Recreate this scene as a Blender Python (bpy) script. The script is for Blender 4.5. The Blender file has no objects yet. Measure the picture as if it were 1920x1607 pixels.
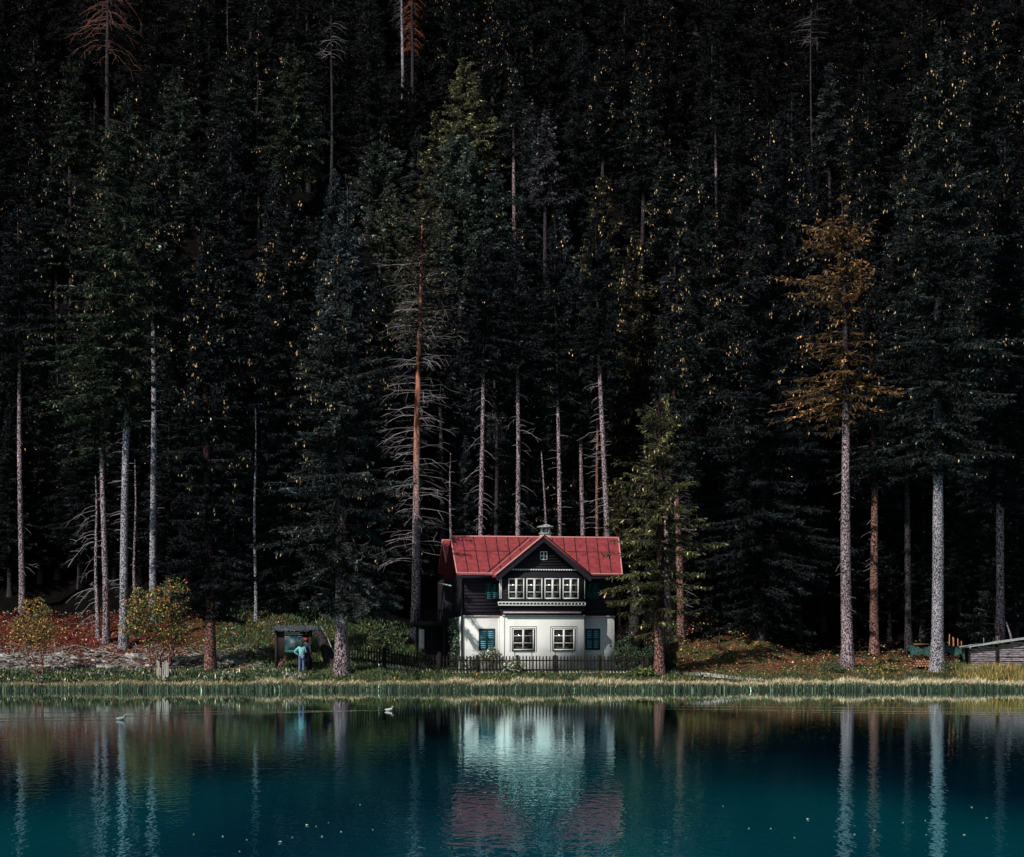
import bpy, math, random
import numpy as np
from mathutils import Vector
R_ = math.radians
rng = np.random.default_rng(7)
random.seed(7)
sc = bpy.context.scene
C = sc.collection

# ------------------------------------------------------------------ camera
F = 3400.0; CX = 960.0; HOR = 1236.0; CAMZ = 1.57      # measured on the 1920 px wide photograph
cam_d = bpy.data.cameras.new('camera'); cam = bpy.data.objects.new('camera', cam_d); C.objects.link(cam)
cam.location = (0, 0, CAMZ); cam.rotation_euler = (R_(90), 0, 0)
cam_d.sensor_width = 36; cam_d.lens = F / 1920 * 36
cam_d.shift_y = (HOR - 803.5) / 1920
cam_d.clip_start = 0.2; cam_d.clip_end = 2000
sc.camera = cam
# ------------------------------------------------------------------ sky, sun, exposure
SUN_AZ, SUN_EL = 38.0, 40.0          # azimuth: degrees left of the direction behind the camera
w = bpy.data.worlds.new('World'); sc.world = w; w.use_nodes = True
nt = w.node_tree; bg = nt.nodes['Background']
sky = nt.nodes.new('ShaderNodeTexSky'); sky.sky_type = 'NISHITA'; sky.sun_disc = False
sky.sun_elevation = R_(SUN_EL); sky.sun_rotation = R_(180 + SUN_AZ)
nt.links.new(sky.outputs[0], bg.inputs[0]); bg.inputs[1].default_value = 0.05
sd = Vector((-math.sin(R_(SUN_AZ)) * math.cos(R_(SUN_EL)), -math.cos(R_(SUN_AZ)) * math.cos(R_(SUN_EL)), math.sin(R_(SUN_EL))))
sl = bpy.data.lights.new('sun', 'SUN'); sl.energy = 3.7; sl.angle = R_(0.5); sl.color = (1.0, 0.93, 0.85)
so = bpy.data.objects.new('sun', sl); C.objects.link(so); so.rotation_euler = sd.to_track_quat('Z', 'Y').to_euler(); so.location = (-40, -40, 80)
sc.view_settings.view_transform = 'Standard'; sc.view_settings.look = 'None'
sc.view_settings.exposure = 0.0; sc.view_settings.gamma = 1.0
sc.render.engine = 'CYCLES'
sc.cycles.max_bounces = 5; sc.cycles.diffuse_bounces = 2; sc.cycles.glossy_bounces = 3
sc.cycles.transmission_bounces = 2; sc.cycles.transparent_max_bounces = 4

# ------------------------------------------------------------------ measuring helpers
def X(px, Y): return (px - CX) * Y / F
def Z(py, Y): return CAMZ - (py - HOR) * Y / F
_sx = [-60, -14, -9, -5.5, -4, 7.5, 9.5, 15, 18, 60]
_ss = [.26, .25, .19, .11, .02, .02, .15, .15, .07, .05]
def T(x, y):
    x = np.asarray(x, float); y = np.asarray(y, float)
    s = np.interp(x, _sx, _ss)
    t = np.clip((y - 92.2) / 5.3, -1.5, 1)
    bank = np.where(t > 0, (.35 * t + .65 * t ** 3) * .82, t * 1.2)
    z = bank + s * np.clip(y - 98, 0, 18)
    z = z + 0.75 * np.log1p(np.exp(np.clip((y - 116) / 2.0, -30, 60))) * 2.0
    z = z + np.clip((y - 97) / 6, 0, 1) * (0.10 * np.sin(x * 1.3 + y * .7) + 0.07 * np.sin(x * 2.9 - y * 1.9) + .05 * np.sin(x * 5.1 + y * 3.3)) * np.where(np.abs(x - 1.7) < 5.5, .15, 1)
    return z
def ground_hit(px, py):
    ys = np.linspace(93, 130, 1500); xs = X(px, ys); zz = T(xs, ys)
    pp = HOR - (zz - CAMZ) * F / ys
    k = int(np.argmax(pp <= py)); k = k if k > 0 else 0
    return float(ys[k])

# ------------------------------------------------------------------ mesh builder
class MB:
    def __init__(s): s.V = []; s.Fc = []; s.M = []; s.T = []; s.n = 0
    def add(s, V, Fc, mat=0, tone=1.0):
        V = np.asarray(V, float).reshape(-1, 3); Fc = np.asarray(Fc, int)
        if len(Fc) == 0: return
        s.V.append(V); s.Fc.append(Fc + s.n); s.M.append(np.full(len(Fc), mat))
        s.T.append(np.broadcast_to(np.asarray(tone, float), (len(V),)).copy()); s.n += len(V)
    def box(s, c, d, mat=0, rz=0, tone=1.0, rx=0, ry=0):
        c = np.array(c, float); d = np.array(d, float) / 2
        v = np.array([[i, j, k] for i in (-1, 1) for j in (-1, 1) for k in (-1, 1)], float) * d
        if rx:
            a, b = math.cos(rx), math.sin(rx); v = v @ np.array([[1, 0, 0], [0, a, -b], [0, b, a]]).T
        if ry:
            a, b = math.cos(ry), math.sin(ry); v = v @ np.array([[a, 0, b], [0, 1, 0], [-b, 0, a]]).T
        if rz:
            a, b = math.cos(rz), math.sin(rz); v = v @ np.array([[a, -b, 0], [b, a, 0], [0, 0, 1]]).T
        s.add(v + c, [[0, 1, 3, 2], [4, 6, 7, 5], [0, 4, 5, 1], [2, 3, 7, 6], [0, 2, 6, 4], [1, 5, 7, 3]], mat, tone)
    def bx(s, x0, x1, y0, y1, z0, z1, mat=0): s.box(((x0 + x1) / 2, (y0 + y1) / 2, (z0 + z1) / 2), (abs(x1 - x0), abs(y1 - y0), abs(z1 - z0)), mat)
    def tube(s, P, rad, k=6, mat=0, tone=1.0, cap=True):
        P = np.asarray(P, float); n = len(P); rad = np.broadcast_to(np.asarray(rad, float), (n,))
        d = np.gradient(P, axis=0); d /= (np.linalg.norm(d, axis=1, keepdims=True) + 1e-9)
        up = np.array([0, 0, 1.]) if abs(d[0][2]) < .9 else np.array([1., 0, 0])
        a = np.cross(d, up); a /= (np.linalg.norm(a, axis=1, keepdims=True) + 1e-9); b = np.cross(d, a)
        th = np.arange(k) * 2 * math.pi / k
        V = P[:, None, :] + rad[:, None, None] * (np.cos(th)[None, :, None] * a[:, None, :] + np.sin(th)[None, :, None] * b[:, None, :])
        V = V.reshape(-1, 3); i = np.arange(n - 1)[:, None] * k; j = np.arange(k)[None, :]; j2 = (j + 1) % k
        Fq = np.stack([i + j, i + j2, i + k + j2, i + k + j], -1).reshape(-1, 4)
        s.add(V, Fq, mat, tone)
        if cap and k > 3:
            s.cap(V[-k:], mat, tone); s.cap(V[:k][::-1], mat, tone)
    def cap(s, ring, mat=0, tone=1.0):
        ring = np.asarray(ring); k = len(ring); c = ring.mean(0)
        s.add(np.vstack([ring, c]), [[i, (i + 1) % k, k] for i in range(k)], mat, tone)
    def prism(s, poly, off, mat=0):
        """closed solid: polygon (n,3) swept by the vector off"""
        p = np.asarray(poly, float); q = p + np.asarray(off, float); k = len(p)
        s.add(np.vstack([p, q]), [[i, (i + 1) % k, k + (i + 1) % k, k + i] for i in range(k)], mat)
        if k == 4: s.add(p, [[3, 2, 1, 0]], mat); s.add(q, [[0, 1, 2, 3]], mat)
        else: s.cap(p[::-1], mat); s.cap(q, mat)
    def kites(s, B, D, L, W, mat=0, tone=1.0, S=None):
        """one kite-shaped leaf per row: base B, unit direction D, length L, width W"""
        B = np.asarray(B); n = len(B)
        if n == 0: return
        L = np.broadcast_to(L, (n,)); W = np.broadcast_to(W, (n,))
        if S is None: S = rng.normal(size=(n, 3))
        S = np.cross(D, S); S /= (np.linalg.norm(S, axis=1, keepdims=True) + 1e-9)
        tip = B + D * L[:, None]; m = B + D * (L * .45)[:, None]
        V = np.stack([B, m + S * W[:, None] / 2, tip, m - S * W[:, None] / 2], 1).reshape(-1, 3)
        t = np.repeat(np.broadcast_to(tone, (n,)), 4)
        s.add(V, np.arange(n * 4).reshape(-1, 4), mat, t)
    def mesh(s, name, mats, smooth=False):
        me = bpy.data.meshes.new(name)
        V = np.vstack(s.V); me.vertices.add(len(V)); me.vertices.foreach_set('co', V.astype(np.float32).ravel())
        loops = np.concatenate([f.ravel() for f in s.Fc]); tot = np.concatenate([np.full(len(f), f.shape[1]) for f in s.Fc])
        st = np.concatenate([[0], np.cumsum(tot)[:-1]])
        me.loops.add(len(loops)); me.loops.foreach_set('vertex_index', loops.astype(np.int32))
        me.polygons.add(len(tot)); me.polygons.foreach_set('loop_start', st.astype(np.int32))
        try: me.polygons.foreach_set('loop_total', tot.astype(np.int32))
        except Exception: pass
        me.polygons.foreach_set('material_index', np.concatenate(s.M).astype(np.int32))
        if smooth: me.polygons.foreach_set('use_smooth', np.ones(len(tot), bool))
        at = me.attributes.new('tone', 'FLOAT', 'POINT'); at.data.foreach_set('value', np.concatenate(s.T).astype(np.float32))
        me.update(calc_edges=True); me.validate()
        for m in (mats if isinstance(mats, (list, tuple)) else [mats]): me.materials.append(m)
        return me
    def build(s, name, mats, parent=None, smooth=False, loc=None):
        o = bpy.data.objects.new(name, s.mesh(name, mats, smooth)); C.objects.link(o)
        if parent: o.parent = parent
        if loc is not None: o.location = loc
        return o
def tag(o, label=None, cat=None, group=None, kind=None):
    if label: o['label'] = label
    if cat: o['category'] = cat
    if group: o['group'] = group
    if kind: o['kind'] = kind
    return o
def thing(name, label, cat, loc=(0, 0, 0), rz=0, group=None):
    o = bpy.data.objects.new(name, None); C.objects.link(o); o.location = loc; o.rotation_euler = (0, 0, rz)
    o.empty_display_size = .3
    return tag(o, label, cat, group)

# ------------------------------------------------------------------ materials
def mat(name, col, rough=.8, noise=None, col2=None, bump=0, spec=.3, scale=(1, 1, 1), detail=4, ramp=(.4, .6), metal=0, tone=False, objcol=False, kind='noise', transl=0):
    m = bpy.data.materials.new(name); m.use_nodes = True; n = m.node_tree; N = n.nodes; L = n.links
    b = N['Principled BSDF']; b.inputs['Roughness'].default_value = rough; b.inputs['Metallic'].default_value = metal
    b.inputs['Specular IOR Level'].default_value = spec
    out = None
    rgb = N.new('ShaderNodeRGB'); rgb.outputs[0].default_value = (*col, 1); out = rgb.outputs[0]
    if noise:
        tc = N.new('ShaderNodeTexCoord'); mp = N.new('ShaderNodeMapping'); mp.inputs['Scale'].default_value = scale
        L.new(tc.outputs['Object'], mp.inputs[0])
        if kind == 'noise':
            t = N.new('ShaderNodeTexNoise'); t.inputs['Scale'].default_value = noise; t.inputs['Detail'].default_value = detail; fo = t.outputs[0]
        else:
            t = N.new('ShaderNodeTexVoronoi'); t.inputs['Scale'].default_value = noise; fo = t.outputs['Distance']
        L.new(mp.outputs[0], t.inputs['Vector'])
        r = N.new('ShaderNodeMapRange'); r.inputs[1].default_value = ramp[0]; r.inputs[2].default_value = ramp[1]; L.new(fo, r.inputs[0])
        if col2:
            mx = N.new('ShaderNodeMix'); mx.data_type = 'RGBA'; L.new(r.outputs[0], mx.inputs[0])
            L.new(out, mx.inputs[6]); mx.inputs[7].default_value = (*col2, 1); out = mx.outputs[2]
        if bump:
            bp = N.new('ShaderNodeBump'); bp.inputs['Distance'].default_value = bump; L.new(fo, bp.inputs['Height']); L.new(bp.outputs[0], b.inputs['Normal'])
    if objcol:
        oi = N.new('ShaderNodeObjectInfo'); mx = N.new('ShaderNodeMix'); mx.data_type = 'RGBA'; mx.blend_type = 'MULTIPLY'; mx.inputs[0].default_value = 1
        L.new(out, mx.inputs[6]); L.new(oi.outputs['Color'], mx.inputs[7]); out = mx.outputs[2]
    if tone:
        a = N.new('ShaderNodeAttribute'); a.attribute_name = 'tone'; vm = N.new('ShaderNodeVectorMath'); vm.operation = 'SCALE'
        L.new(out, vm.inputs[0]); L.new(a.outputs['Fac'], vm.inputs['Scale']); out = vm.outputs[0]
    L.new(out, b.inputs['Base Color'])
    return m
M = {}
M['needles'] = mat('needles', (1, 1, 1), .75, tone=True, objcol=True, spec=.15)
M['cone'] = mat('spruce_cone', (.70, .49, .27), .7, tone=True, spec=.2)
M['bark'] = mat('speckled_bark', (.022, .016, .018), .95, noise=17, col2=(.50, .40, .44), bump=.03, scale=(1, 1, .62), ramp=(.44, .62), detail=3, tone=True, spec=.1)
M['bark_cool'] = mat('grey_bark', (.022, .02, .024), .95, noise=18, col2=(.50, .49, .55), bump=.03, scale=(1, 1, .7), ramp=(.43, .61), detail=3, tone=True, spec=.1)
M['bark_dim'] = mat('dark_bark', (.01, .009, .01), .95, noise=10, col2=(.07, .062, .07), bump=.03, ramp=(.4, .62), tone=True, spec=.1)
M['bark_red'] = mat('reddish_bark', (.03, .014, .012), .95, noise=17, col2=(.44, .24, .21), bump=.03, scale=(1, 1, .7), ramp=(.45, .63), detail=3, tone=True, spec=.1)
M['twig'] = mat('dead_twig', (.46, .42, .44), .9, tone=True, spec=.1)
M['twig_dark'] = mat('live_limb', (.05, .042, .04), .9, tone=True, spec=.1)
def pine_bark():
    m = mat('pine_bark', (.03, .018, .015), .9, noise=17, col2=(.5, .42, .46), bump=.03, scale=(1, 1, .6), ramp=(.44, .6), tone=True, spec=.1)
    n = m.node_tree; N = n.nodes; L = n.links
    b = N['Principled BSDF']; src = b.inputs['Base Color'].links[0].from_socket
    tc = N.new('ShaderNodeTexCoord'); sx = N.new('ShaderNodeSeparateXYZ'); L.new(tc.outputs['Object'], sx.inputs[0])
    r = N.new('ShaderNodeMapRange'); r.inputs[1].default_value = 7.0; r.inputs[2].default_value = 13.0; L.new(sx.outputs[2], r.inputs[0])
    t = N.new('ShaderNodeTexNoise'); t.inputs['Scale'].default_value = 15
    cr = N.new('ShaderNodeMix'); cr.data_type = 'RGBA'; cr.inputs[6].default_value = (.05, .015, .01, 1); cr.inputs[7].default_value = (.54, .23, .15, 1)
    r2 = N.new('ShaderNodeMapRange'); r2.inputs[1].default_value = .42; r2.inputs[2].default_value = .58; L.new(t.outputs[0], r2.inputs[0]); L.new(r2.outputs[0], cr.inputs[0])
    mx = N.new('ShaderNodeMix'); mx.data_type = 'RGBA'; L.new(r.outputs[0], mx.inputs[0]); L.new(src, mx.inputs[6]); L.new(cr.outputs[2], mx.inputs[7])
    L.new(mx.outputs[2], b.inputs['Base Color']); return m
M['pine_bark'] = pine_bark()
M['leaf_gold'] = mat('golden_leaf', (.66, .40, .10), .6, tone=True, spec=.25)
M['leaf_orange'] = mat('orange_leaf', (.50, .18, .06), .6, tone=True, spec=.25)
M['leaf_green'] = mat('olive_leaf', (.15, .18, .055), .6, tone=True, spec=.25)
M['leaf_dgreen'] = mat('deep_green_leaf', (.045, .085, .045), .6, tone=True, spec=.25)
M['leaf_pale'] = mat('pale_yellow_leaf', (.80, .78, .36), .6, tone=True, spec=.25)
M['leaf_red'] = mat('red_leaf', (.20, .045, .035), .6, tone=True, spec=.25)
M['white_flower'] = mat('pale_blossom', (.7, .72, .62), .6, tone=True, spec=.25)
M['roof'] = mat('red_roof_metal', (.36, .058, .064), .6, noise=3.5, col2=(.19, .030, .038), bump=.006, ramp=(.36, .7), detail=10, spec=.4)
M['roof_edge'] = mat('pale_red_edge', (.75, .36, .34), .5, noise=14, col2=(.6, .25, .24), spec=.4)
M['wood'] = mat('black_stained_boards', (.010, .009, .014), .8, noise=14, col2=(.026, .022, .032), scale=(1, 1, 9), bump=.01, ramp=(.35, .65), spec=.2)
M['plaster'] = mat('white_plaster', (.78, .79, .77), .9, noise=1.3, col2=(.60, .62, .61), bump=.006, ramp=(.42, .8), detail=9, spec=.2)
M['shaded_rough_plaster'] = mat('shaded_rough_plaster', (.74, .77, .76), .95, noise=26, col2=(.5, .54, .55), bump=.05, ramp=(.45, .6), spec=.2)  # bluish shade beside the projecting front is put into the plaster colour
M['white'] = mat('white_paint', (.82, .84, .80), .5, noise=30, col2=(.72, .76, .73), spec=.4)
M['black'] = mat('black_trim', (.012, .012, .014), .6, noise=20, col2=(.03, .03, .03), spec=.3)
M['teal'] = mat('teal_paint', (.13, .40, .50), .5, noise=22, col2=(.07, .26, .36), spec=.3)
M['teal_dim'] = mat('shaded_teal_paint', (.04, .14, .18), .6, noise=22, col2=(.02, .08, .11), spec=.2)  # upper shutters: the gable roof's shade is put into the teal
M['teal_dark'] = mat('dark_green_frame', (.008, .03, .034), .5, noise=20, col2=(.02, .05, .05), spec=.3)
M['glass'] = mat('window_glass', (.008, .009, .012), .08, noise=5, col2=(.03, .018, .018), spec=.6)
M['pink_trim'] = mat('pink_ledge', (.62, .5, .52), .6, noise=20, col2=(.4, .3, .32), spec=.3)
M['stone'] = mat('grey_masonry', (.48, .53, .52), .9, noise=12, col2=(.2, .23, .23), bump=.02, ramp=(.45, .6), spec=.2)
M['concrete'] = mat('pale_concrete', (.55, .56, .57), .9, noise=12, col2=(.42, .44, .46), bump=.01, spec=.2)
M['fence'] = mat('dark_fence_wood', (.006, .005, .006), .8, noise=18, col2=(.018, .015, .015), scale=(1, 1, .3), spec=.2)
M['old_wood'] = mat('weathered_grey_wood', (.42, .38, .42), .9, noise=6, col2=(.03, .022, .025), scale=(.7, .7, 9), bump=.02, ramp=(.42, .6), spec=.15)
M['pale_wood'] = mat('bleached_wood', (.62, .60, .56), .9, noise=9, col2=(.3, .27, .25), scale=(6, 6, .4), bump=.02, spec=.15)
M['cut_wood'] = mat('cut_log_end', (.62, .36, .22), .8, noise=20, col2=(.35, .12, .07), spec=.15)
M['tarp'] = mat('green_tarpaulin', (.010, .045, .040), .5, noise=7, col2=(.04, .12, .10), bump=.12, ramp=(.42, .6), scale=(1, 1, 3), spec=.4)
M['rock'] = mat('pale_rock', (.55, .55, .52), .95, noise=7, col2=(.2, .19, .18), bump=.04, ramp=(.42, .6), spec=.15, tone=True)
M['board_dark'] = mat('dark_sign_wood', (.012, .010, .010), .7, noise=18, col2=(.03, .022, .02), spec=.2)
M['skin'] = mat('skin', (.55, .33, .24), .6, noise=30, col2=(.48, .27, .2))
M['sweater'] = mat('mint_sweater', (.30, .66, .66), .9, noise=14, col2=(.12, .42, .50), bump=.01)
M['jeans'] = mat('blue_denim', (.07, .12, .26), .9, noise=14, col2=(.16, .22, .36), bump=.005)
M['navy'] = mat('dark_jacket', (.012, .016, .035), .8, noise=14, col2=(.03, .05, .09))
M['hair'] = mat('dark_hair', (.018, .012, .010), .6, noise=40, col2=(.04, .025, .02))
M['red_cap'] = mat('red_cap', (.55, .05, .035), .7, noise=30, col2=(.4, .04, .03))
M['shoe'] = mat('pale_shoe', (.35, .4, .45), .7, noise=30, col2=(.2, .2, .25))

# ------------------------------------------------------------------ terrain
def terrain():
    ys = np.concatenate([np.linspace(86, 92, 7)[:-1], np.linspace(92, 122, 121)[:-1], np.linspace(122, 420, 60)])
    xs = np.concatenate([np.linspace(-320, -36, 24)[:-1], np.linspace(-36, 36, 241)[:-1], np.linspace(36, 320, 24)])
    gx, gy = np.meshgrid(xs, ys); gz = T(gx, gy)
    V = np.stack([gx, gy, gz], -1).reshape(-1, 3); nx = len(xs); i = np.arange(len(ys) - 1)[:, None] * nx; j = np.arange(nx - 1)[None, :]
    Fq = np.stack([i + j, i + j + 1, i + nx + j + 1, i + nx + j], -1).reshape(-1, 4)
    mb = MB(); mb.add(V, Fq)
    m = bpy.data.materials.new('forest_floor'); m.use_nodes = True; n = m.node_tree; N = n.nodes; L = n.links; b = N['Principled BSDF']
    b.inputs['Roughness'].default_value = .95; b.inputs['Specular IOR Level'].default_value = .1
    tc = N.new('ShaderNodeTexCoord'); sp = N.new('ShaderNodeSeparateXYZ'); L.new(tc.outputs['Object'], sp.inputs[0])
    def noise(s, d=5):
        t = N.new('ShaderNodeTexNoise'); t.inputs['Scale'].default_value = s; t.inputs['Detail'].default_value = d; L.new(tc.outputs['Object'], t.inputs['Vector']); return t.outputs[0]
    def mr(v, a, c, lo=0, hi=1):
        r = N.new('ShaderNodeMapRange'); r.inputs[1].default_value = a; r.inputs[2].default_value = c; r.inputs[3].default_value = lo; r.inputs[4].default_value = hi; L.new(v, r.inputs[0]); return r.outputs[0]
    def mix(f, a, c):
        x = N.new('ShaderNodeMix'); x.data_type = 'RGBA'; L.new(f, x.inputs[0])
        for k, v in ((6, a), (7, c)):
            if isinstance(v, tuple): x.inputs[k].default_value = (*v, 1)
            else: L.new(v, x.inputs[k])
        return x.outputs[2]
    def math2(op, a, c):
        x = N.new('ShaderNodeMath'); x.operation = op
        for k, v in ((0, a), (1, c)):
            if isinstance(v, (int, float)): x.inputs[k].default_value = v
            else: L.new(v, x.inputs[k])
        return x.outputs[0]
    green = mix(mr(noise(5), .4, .62), (.015, .024, .012), (.10, .11, .03))
    red = mix(mr(noise(6), .42, .62), (.022, .008, .007), (.20, .045, .03))
    tan = mix(mr(noise(7), .42, .62), (.035, .022, .014), (.30, .14, .07))
    n1 = noise(.35, 3)
    left = mr(math2('ADD', sp.outputs[0], math2('MULTIPLY', n1, 6.0)), -17.5, -14.0)       # 0 = far left, needle bank
    c = mix(left, red, green)
    right = mr(math2('ADD', sp.outputs[0], math2('MULTIPLY', n1, 3.0)), 9.0, 10.5)
    c = mix(math2('MULTIPLY', right, mr(noise(.8, 3), .42, .55)), c, tan)
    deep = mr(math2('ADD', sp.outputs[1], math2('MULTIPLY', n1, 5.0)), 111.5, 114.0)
    c = mix(deep, c, mix(mr(noise(3), .4, .6), (.0006, .0006, .0006), (.003, .0022, .002)))  # nearly black up the slope: forest shade put into the floor colour
    c = mix(mr(sp.outputs[1], 95.0, 93.8), c, (.010, .014, .010))
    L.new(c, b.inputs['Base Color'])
    bp = N.new('ShaderNodeBump'); bp.inputs['Distance'].default_value = .12; L.new(noise(4, 8), bp.inputs['Height']); L.new(bp.outputs[0], b.inputs['Normal'])
    o = mb.build('ground', m, smooth=True); tag(o, kind='structure')
terrain()
def lake_bed_and_water():
    mb = MB(); mb.add([[-400, -60, -2.5], [400, -60, -2.5], [400, 89, -2.5], [-400, 89, -2.5]], [[0, 1, 2, 3]])
    tag(mb.build('lake_bed', mat('lake_bed_mud', (.05, .08, .07), .95, noise=1, col2=(.03, .05, .05))), kind='structure')
    mb = MB(); mb.add([[-400, -60, 0], [400, -60, 0], [400, 92.9, 0], [-400, 92.9, 0]], [[0, 1, 2, 3]])
    m = bpy.data.materials.new('lake_water'); m.use_nodes = True; n = m.node_tree; N = n.nodes; L = n.links
    N.remove(N['Principled BSDF']); out = N['Material Output']
    df = N.new('ShaderNodeBsdfDiffuse'); gl = N.new('ShaderNodeBsdfGlossy'); fr = N.new('ShaderNodeFresnel'); mx = N.new('ShaderNodeMixShader')
    gl.inputs['Roughness'].default_value = .015
    fr.inputs['IOR'].default_value = 1.72
    tr_ = N.new('ShaderNodeMapRange'); tr_.inputs[1].default_value = .66; tr_.inputs[2].default_value = .92; L.new(fr.outputs[0], tr_.inputs[0])
    tm_ = N.new('ShaderNodeMix'); tm_.data_type = 'RGBA'; tm_.inputs[6].default_value = (.40, .93, 1.0, 1); tm_.inputs[7].default_value = (.95, .98, 1, 1); L.new(tr_.outputs[0], tm_.inputs[0]); L.new(tm_.outputs[2], gl.inputs['Color'])
    tc = N.new('ShaderNodeTexCoord')
    def mapn(scale, nscale, det=2):
        mp = N.new('ShaderNodeMapping'); mp.inputs['Scale'].default_value = scale; L.new(tc.outputs['Object'], mp.inputs[0])
        t = N.new('ShaderNodeTexNoise'); t.inputs['Scale'].default_value = nscale; t.inputs['Detail'].default_value = det; L.new(mp.outputs[0], t.inputs['Vector']); return t.outputs[0]
    def math2(op, a, c, c2=None):
        x = N.new('ShaderNodeMath'); x.operation = op
        for k, v in ((0, a), (1, c), (2, c2)):
            if v is None: continue
            if isinstance(v, (int, float)): x.inputs[k].default_value = v
            else: L.new(v, x.inputs[k])
        return x.outputs[0]
    sp = N.new('ShaderNodeSeparateXYZ'); L.new(tc.outputs['Object'], sp.inputs[0])
    # depth tint: the water is a stronger teal over the middle of the lake
    cr = N.new('ShaderNodeMix'); cr.data_type = 'RGBA'; cr.inputs[6].default_value = (.0008, .026, .050, 1); cr.inputs[7].default_value = (.001, .092, .122, 1)
    rr = N.new('ShaderNodeMapRange'); rr.inputs[1].default_value = .38; rr.inputs[2].default_value = .62; L.new(mapn((1, .35, 1), .16, 1), rr.inputs[0]); L.new(rr.outputs[0], cr.inputs[0])
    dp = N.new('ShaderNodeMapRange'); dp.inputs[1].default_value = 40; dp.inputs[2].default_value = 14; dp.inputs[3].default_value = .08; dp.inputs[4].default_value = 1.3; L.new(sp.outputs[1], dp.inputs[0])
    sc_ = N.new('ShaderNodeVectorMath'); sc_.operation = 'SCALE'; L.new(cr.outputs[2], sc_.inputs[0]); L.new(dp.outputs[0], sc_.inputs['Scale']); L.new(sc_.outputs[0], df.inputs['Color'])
    amp = N.new('ShaderNodeMapRange'); amp.inputs[1].default_value = 70; amp.inputs[2].default_value = 18; amp.inputs[3].default_value = .075; amp.inputs[4].default_value = 1.25; L.new(sp.outputs[1], amp.inputs[0])
    h = math2('MULTIPLY', mapn((1.9, .85, 1), 4.2, 2), .0030)
    h = math2('ADD', h, math2('MULTIPLY', mapn((1, 1.5, 1), 1.1, 2), .0019))
    h = math2('MULTIPLY', h, amp.outputs[0])
    # wakes left by the two ducks and a long swell line on the right: narrow ridges
    def ridge(p, q, width, height, x0, x1):
        d = Vector((q[0] - p[0], q[1] - p[1])).normalized(); nx, ny = -d.y, d.x; c0 = nx * p[0] + ny * p[1]
        s = math2('ADD', math2('MULTIPLY', sp.outputs[0], nx), math2('MULTIPLY', sp.outputs[1], ny))
        s = math2('ADD', s, math2('MULTIPLY', math2('SUBTRACT', mapn((1, .2, 1), .25, 2), .5), .8))
        s = math2('DIVIDE', math2('SUBTRACT', s, c0), width)
        g = math2('POWER', 2.718, math2('MULTIPLY', math2('MULTIPLY', s, s), -1.0))
        r = N.new('ShaderNodeMapRange'); r.inputs[1].default_value = x0; r.inputs[2].default_value = x1; L.new(sp.outputs[0], r.inputs[0])
        return math2('MULTIPLY', math2('MULTIPLY', g, r.outputs[0]), height)
    for a in [((-3.85, 55.2), (-15.7, 45.9), .24, 0.0045, -3.7, -4.4), ((-3.85, 55.2), (-18.8, 52.2), .2, 0.0036, -3.7, -4.4),
              ((-10.2, 46.8), (-17.3, 44.0), .2, 0.0040, -10.1, -10.7), ((2.7, 58), (17.3, 51.8), .24, 0.0040, 2.7, 7.0), ((4.7, 55), (18.8, 49), .28, 0.0036, 4.7, 9.4), ((3.1, 60.4), (20.4, 56.5), .24, 0.0032, 3.1, 7)]:
        h = math2('ADD', h, ridge(*a))
    bp = N.new('ShaderNodeBump'); bp.inputs['Distance'].default_value = 1.0; bp.inputs['Strength'].default_value = 1.0; L.new(h, bp.inputs['Height'])
    for s in (gl, fr): L.new(bp.outputs[0], s.inputs['Normal'])
    L.new(fr.outputs[0], mx.inputs[0]); L.new(df.outputs[0], mx.inputs[1]); L.new(gl.outputs[0], mx.inputs[2]); L.new(mx.outputs[0], out.inputs['Surface'])
    o = mb.build('water', m); tag(o, kind='structure')
lake_bed_and_water()

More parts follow.
